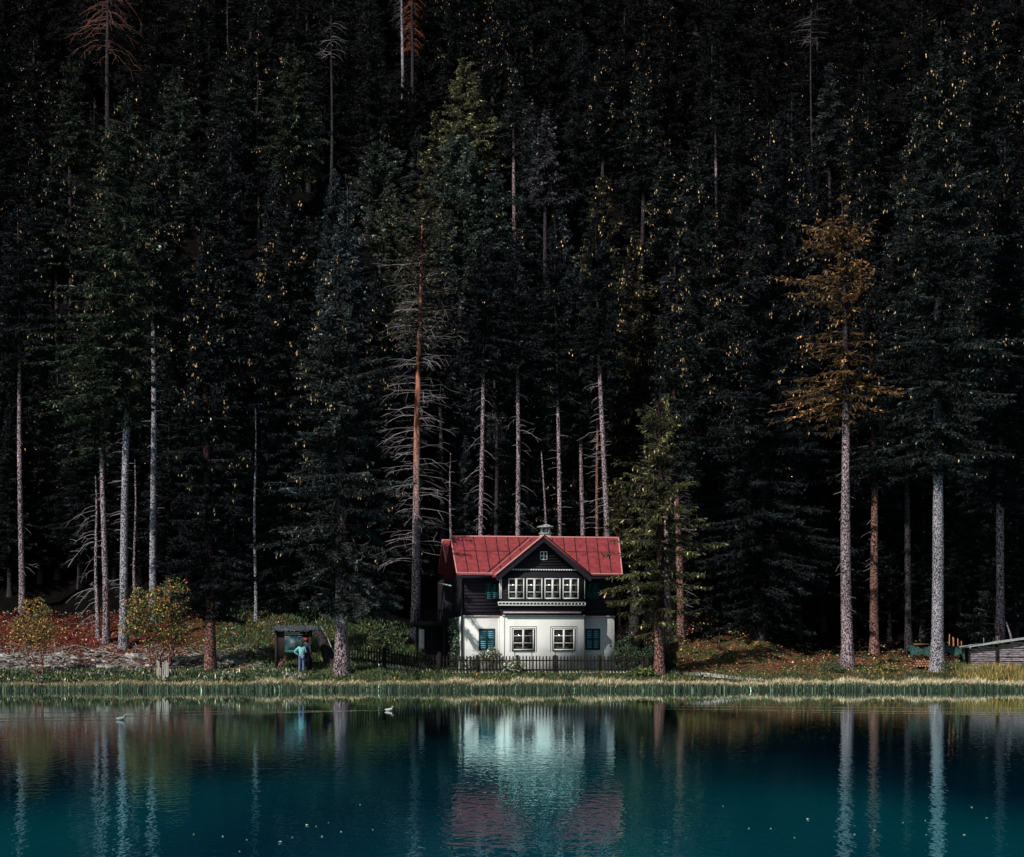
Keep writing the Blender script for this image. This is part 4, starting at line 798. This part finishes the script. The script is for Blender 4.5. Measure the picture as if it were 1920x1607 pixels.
# dark leaning trunk and thin pole beside the big trunk
def leaning():
    Y = 100; H = thing('leaning_log', 'black leaning trunk with a pale upper edge between the board and the speckled trunk', 'log', (X(620, Y), Y, .87))
    mb = MB(); P = np.array([[X(628, Y), Y, Z(1256, Y)], [X(614, Y), Y + .1, Z(1225, Y)], [X(602, Y), Y + .2, Z(1196, Y)], [X(590, Y), Y + .3, Z(1178, Y)]]) - [X(620, Y), Y, .87]; mb.tube(P, [.40, .36, .25, .15], 9); mb.build('trunk', M['bark_dim'], H, smooth=True)
    mb = MB(); mb.tube(P + np.array([.30, -.1, .12]), [.04, .04, .03, .02], 4); mb.build('highlight_edge', M['pale_wood'], H)  # pale strip added as the highlight along the trunk's edge
leaning()
mb = MB(); Y = 98.4; mb.tube([[0, 0, -.2], [-.01, 0, 2], [0, 0, Z(1120, Y) - .78]], [.035, .03, .025], 6); o = mb.build('wooden_pole', M['cut_wood'], loc=(X(630.5, Y), Y, float(T(X(630.5, Y), Y)))); tag(o, 'thin reddish pole standing upright against the left of the speckled trunk', 'pole')
# ------------------------------------------------------------------ people
def skin_mesh(name, pts, edges, rad, mats, parent, sub=1, root=0):
    me = bpy.data.meshes.new(name); me.from_pydata([tuple(p) for p in pts], edges, []); o = bpy.data.objects.new(name, me); C.objects.link(o)
    md = o.modifiers.new('skin', 'SKIN'); md.use_smooth_shade = True
    for i, r in enumerate(rad): me.skin_vertices[0].data[i].radius = (r, r) if isinstance(r, (int, float)) else r
    for v in me.skin_vertices[0].data: v.use_root = False
    me.skin_vertices[0].data[root].use_root = True
    sb = o.modifiers.new('sub', 'SUBSURF'); sb.levels = sub; sb.render_levels = sub
    bpy.context.view_layer.update(); dg = bpy.context.evaluated_depsgraph_get(); m2 = bpy.data.meshes.new_from_object(o.evaluated_get(dg)); m2.name = name
    bpy.data.objects.remove(o); bpy.data.meshes.remove(me)
    for m in mats: m2.materials.append(m)
    for p in m2.polygons: p.use_smooth = True
    o = bpy.data.objects.new(name, m2); C.objects.link(o); o.parent = parent; return o
def person(label, px, Y, h, rz, top_m, leg_m, hip_hand=None, bent=None, hat=None, hair_len=.2):
    x = X(px, Y); z0 = float(T(x, Y)); root = thing('person', label, 'person', (x, Y, z0), rz); k = h / 1.72
    J = {'pel': (0, 0, .95), 'wai': (0, 0, 1.08), 'che': (0, 0, 1.28), 'nek': (0, .01, 1.46), 'hd0': (0, -.01, 1.54), 'hd1': (0, -.02, 1.64),
         'hl': (.09, 0, .90), 'kl': (.11, -.02, .48), 'al': (.12, .02, .08), 'tl': (.13, -.16, .04), 'hr': (-.09, 0, .90), 'kr': (-.10, -.03, .48), 'ar': (-.11, .02, .08), 'tr': (-.12, -.16, .04),
         'sl': (.17, 0, 1.41), 'el': (.27, .02, 1.14), 'wl': (.26, -.06, .90), 'sr': (-.17, 0, 1.41), 'er': (-.27, .02, 1.14), 'wr': (-.26, -.06, .90)}
    if hip_hand: J['e' + hip_hand] = (.40 if hip_hand == 'l' else -.40, .08, 1.18); J['w' + hip_hand] = (.20 if hip_hand == 'l' else -.20, .0, 1.00)
    if bent: J['e' + bent] = (.34 if bent == 'l' else -.34, -.02, 1.17); J['w' + bent] = (.16 if bent == 'l' else -.16, -.24, 1.28)
    other = 'r' if (hip_hand or bent) == 'l' else 'l'; sgn = 1 if other == 'l' else -1
    if hip_hand: J['e' + other] = (.25 * sgn, -.03, 1.16); J['w' + other] = (.12 * sgn, -.22, 1.22)
    J = {a: np.array(b) * k for a, b in J.items()}
    names = list(J); idx = {n: i for i, n in enumerate(names)}
    R0 = dict(pel=(.15, .11), wai=(.125, .09), che=(.15, .10), nek=.055, hd0=.075, hd1=.085, hl=.085, kl=.055, al=.04, tl=.03, hr=.085, kr=.055, ar=.04, tr=.03, sl=.06, el=.04, wl=.028, sr=.06, er=.04, wr=.028)
    E = [('pel', 'wai'), ('wai', 'che'), ('che', 'nek'), ('nek', 'hd0'), ('hd0', 'hd1'), ('pel', 'hl'), ('hl', 'kl'), ('kl', 'al'), ('al', 'tl'), ('pel', 'hr'), ('hr', 'kr'), ('kr', 'ar'), ('ar', 'tr'), ('che', 'sl'), ('sl', 'el'), ('el', 'wl'), ('che', 'sr'), ('sr', 'er'), ('er', 'wr')]
    pts = [J[n] for n in names]; rad = [tuple(np.array(R0[n]) * k) if isinstance(R0[n], tuple) else R0[n] * k for n in names]; ed = [(idx[a], idx[b]) for a, b in E]
    for s in 'lr':       # hand: palm and five fingers
        wv_ = J['w' + s]; d = unit(wv_ - J['e' + s]); side = unit(np.cross(d, [0, 1, .2])); pts.append(wv_ + d * .07 * k); pi = len(pts) - 1; rad.append(.032 * k); ed.append((idx['w' + s], pi))
        for f, (o, ln) in enumerate(((-.033, .065), (-.011, .08), (.011, .075), (.033, .06))):
            a_ = pts[pi] + side * o * k + d * .03 * k; pts.append(a_); rad.append(.010 * k); ed.append((pi, len(pts) - 1)); b0 = a_ + unit(d + np.array([0, -.3, -.25])) * ln * k; pts.append(b0); rad.append(.008 * k); ed.append((len(pts) - 2, len(pts) - 1))
        t_ = wv_ + side * -.04 * k + d * .05 * k; pts.append(t_); rad.append(.011 * k); ed.append((idx['w' + s], len(pts) - 1))
    # the pelvis must root the skin
    body = skin_mesh('body', pts, ed, rad, [M['skin']], root)
    mb = MB()
    def sub(names_, edges_, grow, nm, m, extra={}):
        ii = {n: i for i, n in enumerate(names_)}; rr = []
        for n in names_:
            r = extra.get(n, R0[n]); rr.append(tuple((np.array(r) + grow) * k) if isinstance(r, tuple) else (r + grow) * k)
        return skin_mesh(nm, [J[n] for n in names_], [(ii[a], ii[b]) for a, b in edges_], rr, [m], root)
    sub(['pel', 'wai', 'che', 'sl', 'el', 'wl', 'sr', 'er', 'wr', 'nek'], [('pel', 'wai'), ('wai', 'che'), ('che', 'sl'), ('sl', 'el'), ('el', 'wl'), ('che', 'sr'), ('sr', 'er'), ('er', 'wr'), ('che', 'nek')], .022, 'sweater', top_m, {'nek': .05, 'wl': .03, 'wr': .03, 'pel': (.16, .12)})
    sub(['pel', 'hl', 'kl', 'al', 'hr', 'kr', 'ar'], [('pel', 'hl'), ('hl', 'kl'), ('kl', 'al'), ('pel', 'hr'), ('hr', 'kr'), ('kr', 'ar')], .018, 'trousers', leg_m, {'pel': (.14, .10), 'al': .05, 'ar': .05})
    for s in 'lr': skin_mesh('shoe', [J['a' + s] * [1, 1, .7], J['t' + s] + [0, -.04, 0]], [(0, 1)], [.052 * k, .04 * k], [M['shoe']], root)
    def ell(c, r, m, nm, cut=None):
        q = MB(); th = np.linspace(0, math.pi, 9); ph = np.linspace(0, 2 * math.pi, 13)[:-1]
        V = [[c[0] + r[0] * math.sin(t) * math.cos(p), c[1] + r[1] * math.sin(t) * math.sin(p), c[2] + r[2] * math.cos(t)] for t in th for p in ph]
        Fq = [[i * 12 + j, (i + 1) * 12 + j, (i + 1) * 12 + (j + 1) % 12, i * 12 + (j + 1) % 12] for i in range(8) for j in range(12)]; q.add(V, Fq); return q.build(nm, m, root, smooth=True)
    hc_ = (J['hd0'] + J['hd1']) / 2
    ell(hc_ + np.array([0, .03, .035 - hair_len * .2]) * k, np.array([.098, .095, .12 + hair_len * .3]) * k, M['hair'], 'hair')
    for s in (-1, 1): ell(hc_ + np.array([s * .033, -.10, .01]) * k, np.array([.012, .008, .008]) * k, M['hair'], 'eye')
    ell(hc_ + np.array([0, -.112, -.02]) * k, np.array([.013, .02, .022]) * k, M['skin'], 'nose')
    if hat: ell(hc_ + np.array([0, .01, .075]) * k, np.array([.112, .118, .075]) * k, hat, 'cap')
person('person from behind in mint sweater and blue jeans, hand on hip', 565.5, 97.7, 1.66, R_(180), M['sweater'], M['jeans'], hip_hand='l', hair_len=.3)
person('person in dark clothes and a red cap standing at the right of the board', 573.5, 98.15, 1.86, R_(160), M['navy'], M['navy'], bent='l', hat=M['red_cap'], hair_len=.05)
# ------------------------------------------------------------------ right side: woodpile, shed, slab, stakes, path
def woodpile():
    Y = 101.0; x0, x1 = X(1708, Y), X(1800, Y); zb = float(T((x0 + x1) / 2, Y)); H = thing('woodpile', 'stack of cut firewood under a green tarpaulin, behind the silvery trunk', 'woodpile', ((x0 + x1) / 2, Y, zb)); g = np.random.default_rng(3)
    w2 = (x1 - x0) / 2; hgt = Z(1222, Y) - zb; cnt = 0
    z = .06
    row = 0
    while z < hgt - .05:
        u = -w2 + .1 + (row % 2) * .07
        while u < w2 - .1:
            r = g.uniform(.05, .075); mb = MB(); mb.tube([[u, -.35 + g.uniform(-.04, .04), z], [u, .35, z]], r, 7, 0, cap=False)
            th = np.arange(7) * 2 * math.pi / 7; yy = -.36 + g.uniform(-.04, .0)
            mb.cap([[u + r * math.cos(t), yy, z + r * math.sin(t)] for t in th], 1); cnt += 1
            if cnt <= 95: mb.build('log', [M['bark_red'], M['cut_wood']], H)
            u += .155
        z += .13; row += 1
    xs = np.linspace(-w2 - .15, w2 + .12, 40); ys = np.linspace(-.62, .6, 14); V = []
    for yv in ys:
        for xv in xs:
            e = max(0, abs(yv) - .38); sag = .10 * math.sin(xv * 3.2 + 1) + .06 * math.sin(xv * 9 + yv * 5) + .035 * math.sin(xv * 21 - yv * 13); V.append([xv, yv, hgt + .30 + sag * (1 if yv < 0 else .4) - e * 1.9 - .25 * (abs(xv) > w2) + .05 * math.sin(yv * 9)])
    nx = len(xs); Fq = [[j * nx + i, j * nx + i + 1, (j + 1) * nx + i + 1, (j + 1) * nx + i] for j in range(len(ys) - 1) for i in range(nx - 1)]; mb = MB(); mb.add(V, Fq); mb.build('tarpaulin', M['tarp'], H, smooth=True)
    mb = MB(); mb.box((-w2 + .55, 0, hgt + .42), (.8, .5, .03)); mb.build('plank', M['cut_wood'], H)
woodpile()
def shed():
    Y = 102.2; xl = X(1806, Y); zb = float(T(xl + 2, Y)); H = thing('log_shed', 'low weathered log shed with a roof rising to the right edge', 'shed', (xl, Y, zb)); g = np.random.default_rng(9)
    zt = lambda px: Z(np.interp(px, [1800, 1920, 2040], [1216, 1199, 1182]), Y) - zb
    mb = MB(); xr = X(2040, Y) - xl; z = -.2
    while z < 1.9:
        r = .07; xs = 0.0
        pxs = 1806
        while pxs < 2040 and zt(pxs) - .08 < z: pxs += 4
        a = X(pxs, Y) - xl
        if a < xr - .3: mb.tube([[a, g.normal() * .015, z], [(a + xr) / 2, g.normal() * .02, z + g.normal() * .01], [xr, 0, z]], r, 7)
        z += .125
    mb.build('log_wall', M['old_wood'], H)
    for px in (1812, 1868): mb = MB(); u = X(px, Y) - xl; mb.bx(u - .07, u + .07, -.2, -.075, -.3, zt(px) - .04); mb.build('post', M['fence'], H)
    mb = MB(); a, b_ = X(1798, Y) - xl, xr; za, zb_ = zt(1798), zt(2040); mb.prism([[a, -.4, za], [b_, -.4, zb_], [b_, -.4, zb_ + .05], [a, -.4, za + .05]], (0, 3.0, 0)); mb.build('shed_roof', M['stone'], H)
    mb = MB(); mb.bx(0.1, xr, 2.3, 2.4, -.3, 1.1); mb.bx(xr - .1, xr, .08, 2.29, -.3, 1.1); mb.build('back_wall', M['fence'], H)
shed()
mb = MB(); Y = 97.6; x = X(1820, Y); z = float(T(x, Y)); mb.prism([[-.8, 0, -.3], [1.6, .2, -.3], [1.3, 1.6, -.3], [-.4, 1.7, -.3]], (.15, .1, .62)); o = mb.build('concrete_slab', M['concrete'], loc=(x, Y, z)); tag(o, 'pale grey slanted concrete slab below the log shed', 'slab')
g = np.random.default_rng(21)
for i, px in enumerate((1779, 1785, 1789, 1797, 1802, 1819, 1846, 1862)):
    Y = 105 + .3 * (i % 3); hh = g.uniform(.5, .95); x = X(px, Y); zz = Z(1216, Y) - .5; zt_ = float(T(x, Y)); top = Z([1189, 1194, 1196, 1197, 1202, 1208, 1196, 1196][i], Y)
    mb = MB(); mb.tube([[0, 0, -.2], [g.normal() * .03, 0, max(.4, top - zt_)]], [.045, .03], 5); o = mb.build('wooden_stake', M['cut_wood'] if i < 5 else M['pale_wood'], loc=(x, Y, zt_))
    tag(o, ['tallest reddish stake, first in the row behind the tarpaulin', 'second stake from the left behind the tarpaulin', 'third stake from the left behind the tarpaulin', 'fourth stake from the left behind the tarpaulin', 'short stake just left of the shed roof tip', 'lowest stake peeping over the left end of the shed roof', 'stake in front of the dim stub trunk above the shed roof', 'rightmost upright stake behind the shed roof'][i], 'stake', 'stakes behind the woodpile and shed')
mb = MB(); Y = 105; mb.tube([[0, 0, -.8], [-.22, 0, .3], [-.45, 0, 1.0]], [.06, .06, .04], 6); tag(mb.build('broken_branch', M['old_wood'], loc=(X(1901, Y), Y, Z(1198, Y))), 'broken branch leaning left above the log shed roof', 'branch')
l = gpt(1348, 1206); mb = MB(); mb.tube([[0, 0, -.1], [0, 0, .75]], [.05, .045], 6); mb.box((0, -.02, .78), (.16, .05, .08)); tag(mb.build('marker_post', M['pink_trim'], loc=l), 'small pinkish marker post on the orange needles right of the house', 'post')
# footpath
def path():
    mb = MB(); pts = [(1262, 1262, .35), (1300, 1264, .35), (1340, 1268, .32), (1400, 1274, .28), (1470, 1279.0, .25), (1600, 1281, .2)]
    P = []
    for px, py, hw in pts: Y = ground_hit(px, py); P.append((X(px, Y), Y, hw))
    P = np.array(P); t = np.linspace(0, len(P) - 1, 60); q = np.stack([np.interp(t, range(len(P)), P[:, i]) for i in range(3)], 1); V = []
    for a in q: V += [[a[0], a[1] - a[2], float(T(a[0], a[1] - a[2])) + .03], [a[0], a[1] + a[2], float(T(a[0], a[1] + a[2])) + .03]]
    mb.add(V, [[2 * i, 2 * i + 2, 2 * i + 3, 2 * i + 1] for i in range(59)]); tag(mb.build('path', mat('pale_gravel', (.72, .72, .72), .95, noise=12, col2=(.4, .38, .36), bump=.02)), kind='structure')
path()
mb = MB(); P = [(440, 1268), (500, 1266.5), (560, 1266.5), (572, 1268)]; V = []
for px, py in P: Y = ground_hit(px, py); V += [[X(px, Y), Y - .5, float(T(X(px, Y), Y - .5)) + .03], [X(px, Y), Y + .35, float(T(X(px, Y), Y + .35)) + .03]]
mb.add(V, [[2 * i, 2 * i + 2, 2 * i + 3, 2 * i + 1] for i in range(3)]); tag(mb.build('gravel_landing', mat('white_gravel', (.6, .62, .63), .95, noise=8, col2=(.2, .2, .2), ramp=(.45, .6))), kind='structure')
# ------------------------------------------------------------------ left side: logs, stump posts, rocks
g = np.random.default_rng(31)
LOGS = [('long pale log lying left of the information board', 430, 1247, 1.9, .07, .1, 'pale_wood'), ('lowest bleached log by the shore left of the board', 450, 1262, 1.8, .06, -.03, 'pale_wood'), ('reddish branch stacked on the logs left of the board', 455, 1254, 1.5, .06, .05, 'cut_wood'),
        ('short log end beside the reddish trunk', 412, 1252, .8, .08, -.2, 'old_wood'), ('thin broken branch lying across the log pile', 470, 1249, 1.3, .04, .25, 'pale_wood'), ('brown log half buried under the branch pile', 480, 1258, 1.3, .07, .02, 'cut_wood'),
        ('grey fallen branch on the red needles between the left trunks', 150, 1212, 2.0, .05, .06, 'old_wood'), ('thin fallen stick on the bank left of the autumn shrub', 205, 1226, 1.8, .035, -.08, 'pale_wood'), ('pale fallen stick at the foot of the tall left trunk', 265, 1232, 1.6, .03, .15, 'pale_wood')]
for lab, px, py, L, r, a, m in LOGS:
    Y = ground_hit(px, py); x = X(px, Y); z = float(T(x, Y)) + r * .8; n = 6; s = np.linspace(-.5, .5, n); P = np.stack([s * L, g.normal(size=n) * .05 + s * .6, s * L * a + g.normal(size=n) * .02 + np.array([float(T(x + q * L, Y)) for q in s]) - float(T(x, Y))], 1)
    mb = MB(); mb.tube(P, np.linspace(r, r * .6, n), 7); o = mb.build('fallen_log', M[m], loc=(x, Y, z), smooth=True); tag(o, lab, 'log', 'fallen wood on the bank')
root = thing('splintered_stump', 'reddish splintered stump leaning under the information board', 'stump', gpt(522, 1262)); mb = MB()
for k in range(5): mb.tube([[g.uniform(-.1, .1), 0, -.1], [g.uniform(0, .25), 0, .5], [.15 + k * .09, 0, g.uniform(.75, 1.0)]], [.05, .03, .01], 5)
mb.build('splinter', M['bark_red'], root)
root = thing('stump_of_stakes', 'bundle of bleached grey stakes in the grass below the autumn shrub', 'stakes', gpt(306, 1273))
for k, u in enumerate((-.30, -.21, -.12, -.02, .08, .17, .27)):
    mb = MB(); hh = [1.0, .95, .6, .9, .95, .98, .85][k]; mb.tube([[u, 0, -.2], [u + g.normal() * .015, 0, hh]], [.045, .04], 6); mb.build('stake', M['pale_wood'], root)
mb = MB()
def rock(mb, c, r, tone, g):
    th = np.linspace(0, math.pi, 5); ph = np.arange(7) * 2 * math.pi / 7; V = np.array([[math.sin(t) * math.cos(p), math.sin(t) * math.sin(p), math.cos(t) * .65] for t in th for p in ph]); V *= (1 + g.normal(size=(len(V), 1)) * .28) * r * [1.5, 1, .7]
    mb.add(V + c, [[i * 7 + j, (i + 1) * 7 + j, (i + 1) * 7 + (j + 1) % 7, i * 7 + (j + 1) % 7] for i in range(4) for j in range(7)], 0, tone)
for _ in range(850):
    px = g.uniform(-40, 460) if _ % 3 else g.uniform(-30, 130); py = g.uniform(1226, 1262) if px < 330 else g.uniform(1228, 1246); Y = ground_hit(px, py); x = X(px, Y); rock(mb, [x, Y, float(T(x, Y)) + .02], float(np.exp(g.normal() * .6)) * .07, g.uniform(.15, 1.1), g)
for _ in range(900):
    px = g.uniform(-30, 500); py = g.uniform(1212, 1268); Y = ground_hit(px, py); x = X(px, Y); p = np.array([x, Y, float(T(x, Y)) + .05]); d = unit(np.array([g.normal(), g.normal() * .4, g.normal() * .25 + .1])) * g.uniform(.15, .7); tn = g.uniform(.4, 1.4); mb.tube([p, p + d * .5 + [0, 0, .03], p + d], [.018, .015, .006], 3, 0, tn, cap=False)
o = mb.build('rubble', M['rock']); tag(o, 'pale broken rubble and twigs scattered over the left bank', 'rubble', kind='stuff')
# ------------------------------------------------------------------ ground cover
def cover(name, label, cat, n, xr, yr, L, W, mats, wts, lean, seed, dens=None, lift=0., tw=.5, kind='stuff'):
    g = np.random.default_rng(seed); x = g.uniform(*xr, n); y = g.uniform(*yr, n)
    if dens is not None: k = g.random(n) < dens(x, y); x = x[k]; y = y[k]
    n = len(x); P = np.stack([x, y, T(x, y) + lift], 1); d = unit(np.stack([g.normal(size=n) * lean, g.normal(size=n) * lean, np.ones(n)], 1)); mb = MB(); ci = g.choice(len(mats), n, p=np.array(wts) / sum(wts))
    for m in range(len(mats)): s = ci == m; mb.kites(P[s], d[s], L * g.uniform(.5, 1.2, int(s.sum())), W * g.uniform(.7, 1.3, int(s.sum())), m, np.exp(g.normal(size=int(s.sum())) * .4))
    o = mb.build(name, [M[m] for m in mats]); tag(o, label, cat, kind=kind)
M['straw'] = mat('straw_reed', (.56, .51, .34), .8, tone=True, spec=.15)
M['blade'] = mat('reed_stem', (.035, .055, .035), .7, tone=True, spec=.2)
M['dry'] = mat('dry_grass', (.40, .29, .09), .8, tone=True, spec=.15)
hole = lambda x, y: np.where((np.abs(x - 1.9) < 4.6) & (y > 98.2), 0.0, 1.0)
cover('leaf_litter', 'rust-red needles and fallen leaves over the left bank', 'litter', 15000, (-34, -13.5), (97, 112), .15, .07, ['leaf_red', 'leaf_orange', 'cone', 'leaf_dgreen', 'white_flower'], [7, .7, .7, 3, .35], 2.5, 41, lift=.02)
cover('leaf_litter', 'orange and brown fallen leaves on the slope right of the house', 'litter', 13000, (7.5, 32), (98.0, 115), .14, .07, ['leaf_orange', 'leaf_green', 'cone', 'leaf_dgreen', 'leaf_red'], [.8, 2, 1.2, 6, 4], 2.5, 42, lift=.02)
cover('meadow_grass', 'olive and dark green grass on the slope between the autumn shrub and the house', 'grass', 24000, (-17.5, -3.2), (96.5, 114), .24, .05, ['leaf_green', 'leaf_dgreen', 'dry'], [2.0, 9, .35], .6, 43)
cover('bank_grass', 'short green and golden grass along the top of the reed bed', 'grass', 30000, (-32, 32), (94.2, 97.7), .20, .04, ['leaf_green', 'leaf_dgreen', 'dry', 'leaf_orange'], [1.6, 8, .7, .3], .5, 44, dens=lambda x, y: np.where(np.sin(x * 1.7) + np.sin(x * .6 + 1) > -.9, 1., .45))
cover('bank_grass', 'dark weeds on the left shore below the rubble', 'grass', 12000, (-32, -12), (95.5, 98.3), .30, .08, ['leaf_dgreen', 'leaf_green', 'white_flower', 'dry'], [9, 1.6, .9, .8], .7, 45)
cover('tall_grass', 'mound of tall golden grass at the right edge below the shed', 'grass', 8000, (23.8, 33), (94.8, 98.6), .60, .03, ['dry', 'leaf_green', 'leaf_dgreen'], [6, 1.5, 3], .35, 46)
def reeds():
    g = np.random.default_rng(50); mb = MB(); n = 52000; x = g.uniform(-34, 34, n); y = 92.2 + 2.3 * g.beta(1.1, 1.2, n) + .25 * np.sin(x * .8) + .15 * np.sin(x * 2.1) + .12 * np.sin(x * 4.7)
    ok = np.sin(x * 2.3) + np.sin(x * .9 + y * 2) + .6 * g.random(n) > -1.35; x = x[ok]; y = y[ok]; n = len(x)
    z = np.maximum(T(x, y), -.1) - .02; hh = (1 + .16 * np.sin(x * 1.1 + 2) * np.sin(x * .37) + .08 * np.sin(x * 3.7)) * (.50 + .05 * np.sin(x * .35 + 1) + .04 * np.sin(x * 1.9) + .025 * np.sin(x * 5.3) - .05 * (y - 92.2)) * g.uniform(.55, 1.15, n)
    hh = np.where(x < -13, hh * .86, hh)
    lean = np.stack([g.normal(size=n) * .07, g.normal(size=n) * .07, np.ones(n)], 1); B = np.stack([x, y, z], 1); wv = g.uniform(.007, .018, n); tip = B + lean * hh[:, None]; mid = B + lean * (hh * np.where(x < -13, g.uniform(.22, .66, n), g.uniform(.34, .70, n)))[:, None]
    S = np.stack([np.cos(g.uniform(-.7, .7, n)), np.sin(g.uniform(-.7, .7, n)), np.zeros(n)], 1) * wv[:, None]
    q = np.arange(n) * 4; V = np.stack([B - S, B + S, mid + S, mid - S], 1).reshape(-1, 3); mb.add(V, np.stack([q, q + 1, q + 2, q + 3], 1), 1, np.repeat(np.exp(g.normal(size=n) * .8), 4))
    # bent straw-coloured tops
    for k in range(2):
        d = unit(lean + g.normal(size=(n, 3)) * [.35, .35, .15] + [.25, 0, -.05 * k]); mb.kites(mid - lean * (.04 * k), d, hh * g.uniform(.3, .6, n), .034, 0, np.exp(g.normal(size=n) * .45), S)
    o = mb.build('reed_bed', [M['straw'], M['blade']]); tag(o, 'long bed of straw-topped reeds along the waterline', 'reeds', kind='stuff')
reeds()
def rushes():
    g = np.random.default_rng(51); mb = MB(); n = 20000; x = g.uniform(-34, 34, n); y = 88.9 + .5 * np.sin(x * .55) + .3 * np.sin(x * 1.7 + 1) + .15 * np.sin(x * 4.1) + (92.6 - 88.9) * g.beta(1.3, .9, n)
    keep = g.random(n) < (.62 + .38 * np.sin(x * 1.3 + y * 2) + .25 * (x > -13)); x = x[keep]; y = y[keep]; n = len(x)
    B = np.stack([x, y, np.full(n, -.05)], 1); hh = g.uniform(.16, .42, n) + .06 + .05 * np.sin(x * .9); S = np.stack([np.cos(g.uniform(-.7, .7, n)), np.sin(g.uniform(-.7, .7, n)), np.zeros(n)], 1) * g.uniform(.008, .018, n)[:, None]
    lean = np.stack([g.normal(size=n) * .12, g.normal(size=n) * .12, np.ones(n)], 1); m = B + lean * (hh * .6)[:, None]; tip = B + lean * hh[:, None] + g.normal(size=(n, 3)) * [.05, .05, .01]
    V = np.stack([B - S, B + S, m + S * .8, tip, m - S * .8], 1).reshape(-1, 3); q = np.arange(n) * 5; tn = np.exp(g.normal(size=n) * .8); tn[g.random(n) < .05] *= 4; tn = np.repeat(tn, 5)
    mb.add(V, np.stack([q, q + 1, q + 2, q + 3, q + 4], 1), 0, tn); o = mb.build('rush_fringe', M['blade']); tag(o, 'dark green rushes standing in the water before the reeds', 'rushes', kind='stuff')
rushes()
# ------------------------------------------------------------------ on the water
def duck(label, x, Y, rz, col):
    root = thing('duck', label, 'duck', (x, Y, 0), rz, 'ducks swimming near the reeds'); root.scale = (.62, .62, .6); m = mat('duck_feathers', col, .7, noise=20, col2=tuple(c * .5 for c in col))
    skin_mesh('body', [(-.20, 0, .09), (-.10, 0, .05), (.04, 0, .05), (.13, 0, .09), (.16, 0, .18), (.19, 0, .235)], [(i, i + 1) for i in range(5)], [.018, .07, .085, .05, .026, .038], [m], root, root=2)
    mb = MB(); mb.tube([[.21, 0, .232], [.27, 0, .222]], [.016, .009], 5); mb.build('beak', M['leaf_gold'], root)
duck('pale duck trailing a long wake left of the house reflection', X(729, 55), 55, 0, (.75, .75, .72))
duck('brown-grey duck further left, small, on the second wake', X(226, 46.8), 46.8, 0, (.35, .42, .38))
g = np.random.default_rng(77)
LV = [(726, 1565), (1050, 1580), (1152, 1548), (1186, 1550), (1232, 1543), (1208, 1569), (1096, 1571), (1350, 1509), (836, 1569), (898, 1597), (1398, 1556), (926, 1575), (1490, 1571), (1404, 1554), (1445, 1554), (1602, 1565), (1693, 1543), (1737, 1566), (1356, 1512), (1515, 1537), (1822, 1514), (1850, 1534), (1884, 1414), (1640, 1557), (275, 1541), (205, 1376), (1808, 1566), (1735, 1539), (640, 1560)]
LV = [(a if i in (24, 25, 28) or a > 1300 and i > 11 else a / 2 + 0, b) for i, (a, b) in enumerate(LV)]
lm = None
for i, (px, py) in enumerate(LV):
    Y = F * CAMZ / (py - HOR); x = X(px, Y); big = i in (1, 2, 19)
    if lm is None:
        mb = MB(); th = np.linspace(0, 2 * math.pi, 9)[:-1]; mb.prism([[.022 * math.cos(t), .014 * math.sin(t), .004 + .004 * math.cos(2 * t)] for t in th], (0, 0, .003)); lm = mb.mesh('floating_leaf', M['white_flower'])
    o = bpy.data.objects.new('floating_leaf', lm); C.objects.link(o); o.location = (x, Y, .002); o.rotation_euler = (0, 0, g.uniform(0, 6)); s = 1.0 if big else g.uniform(.35, .6); o.scale = (s, s, s)
    tag(o, 'pale fallen leaf floating on the open teal water', 'leaf', 'leaves floating on the lake')
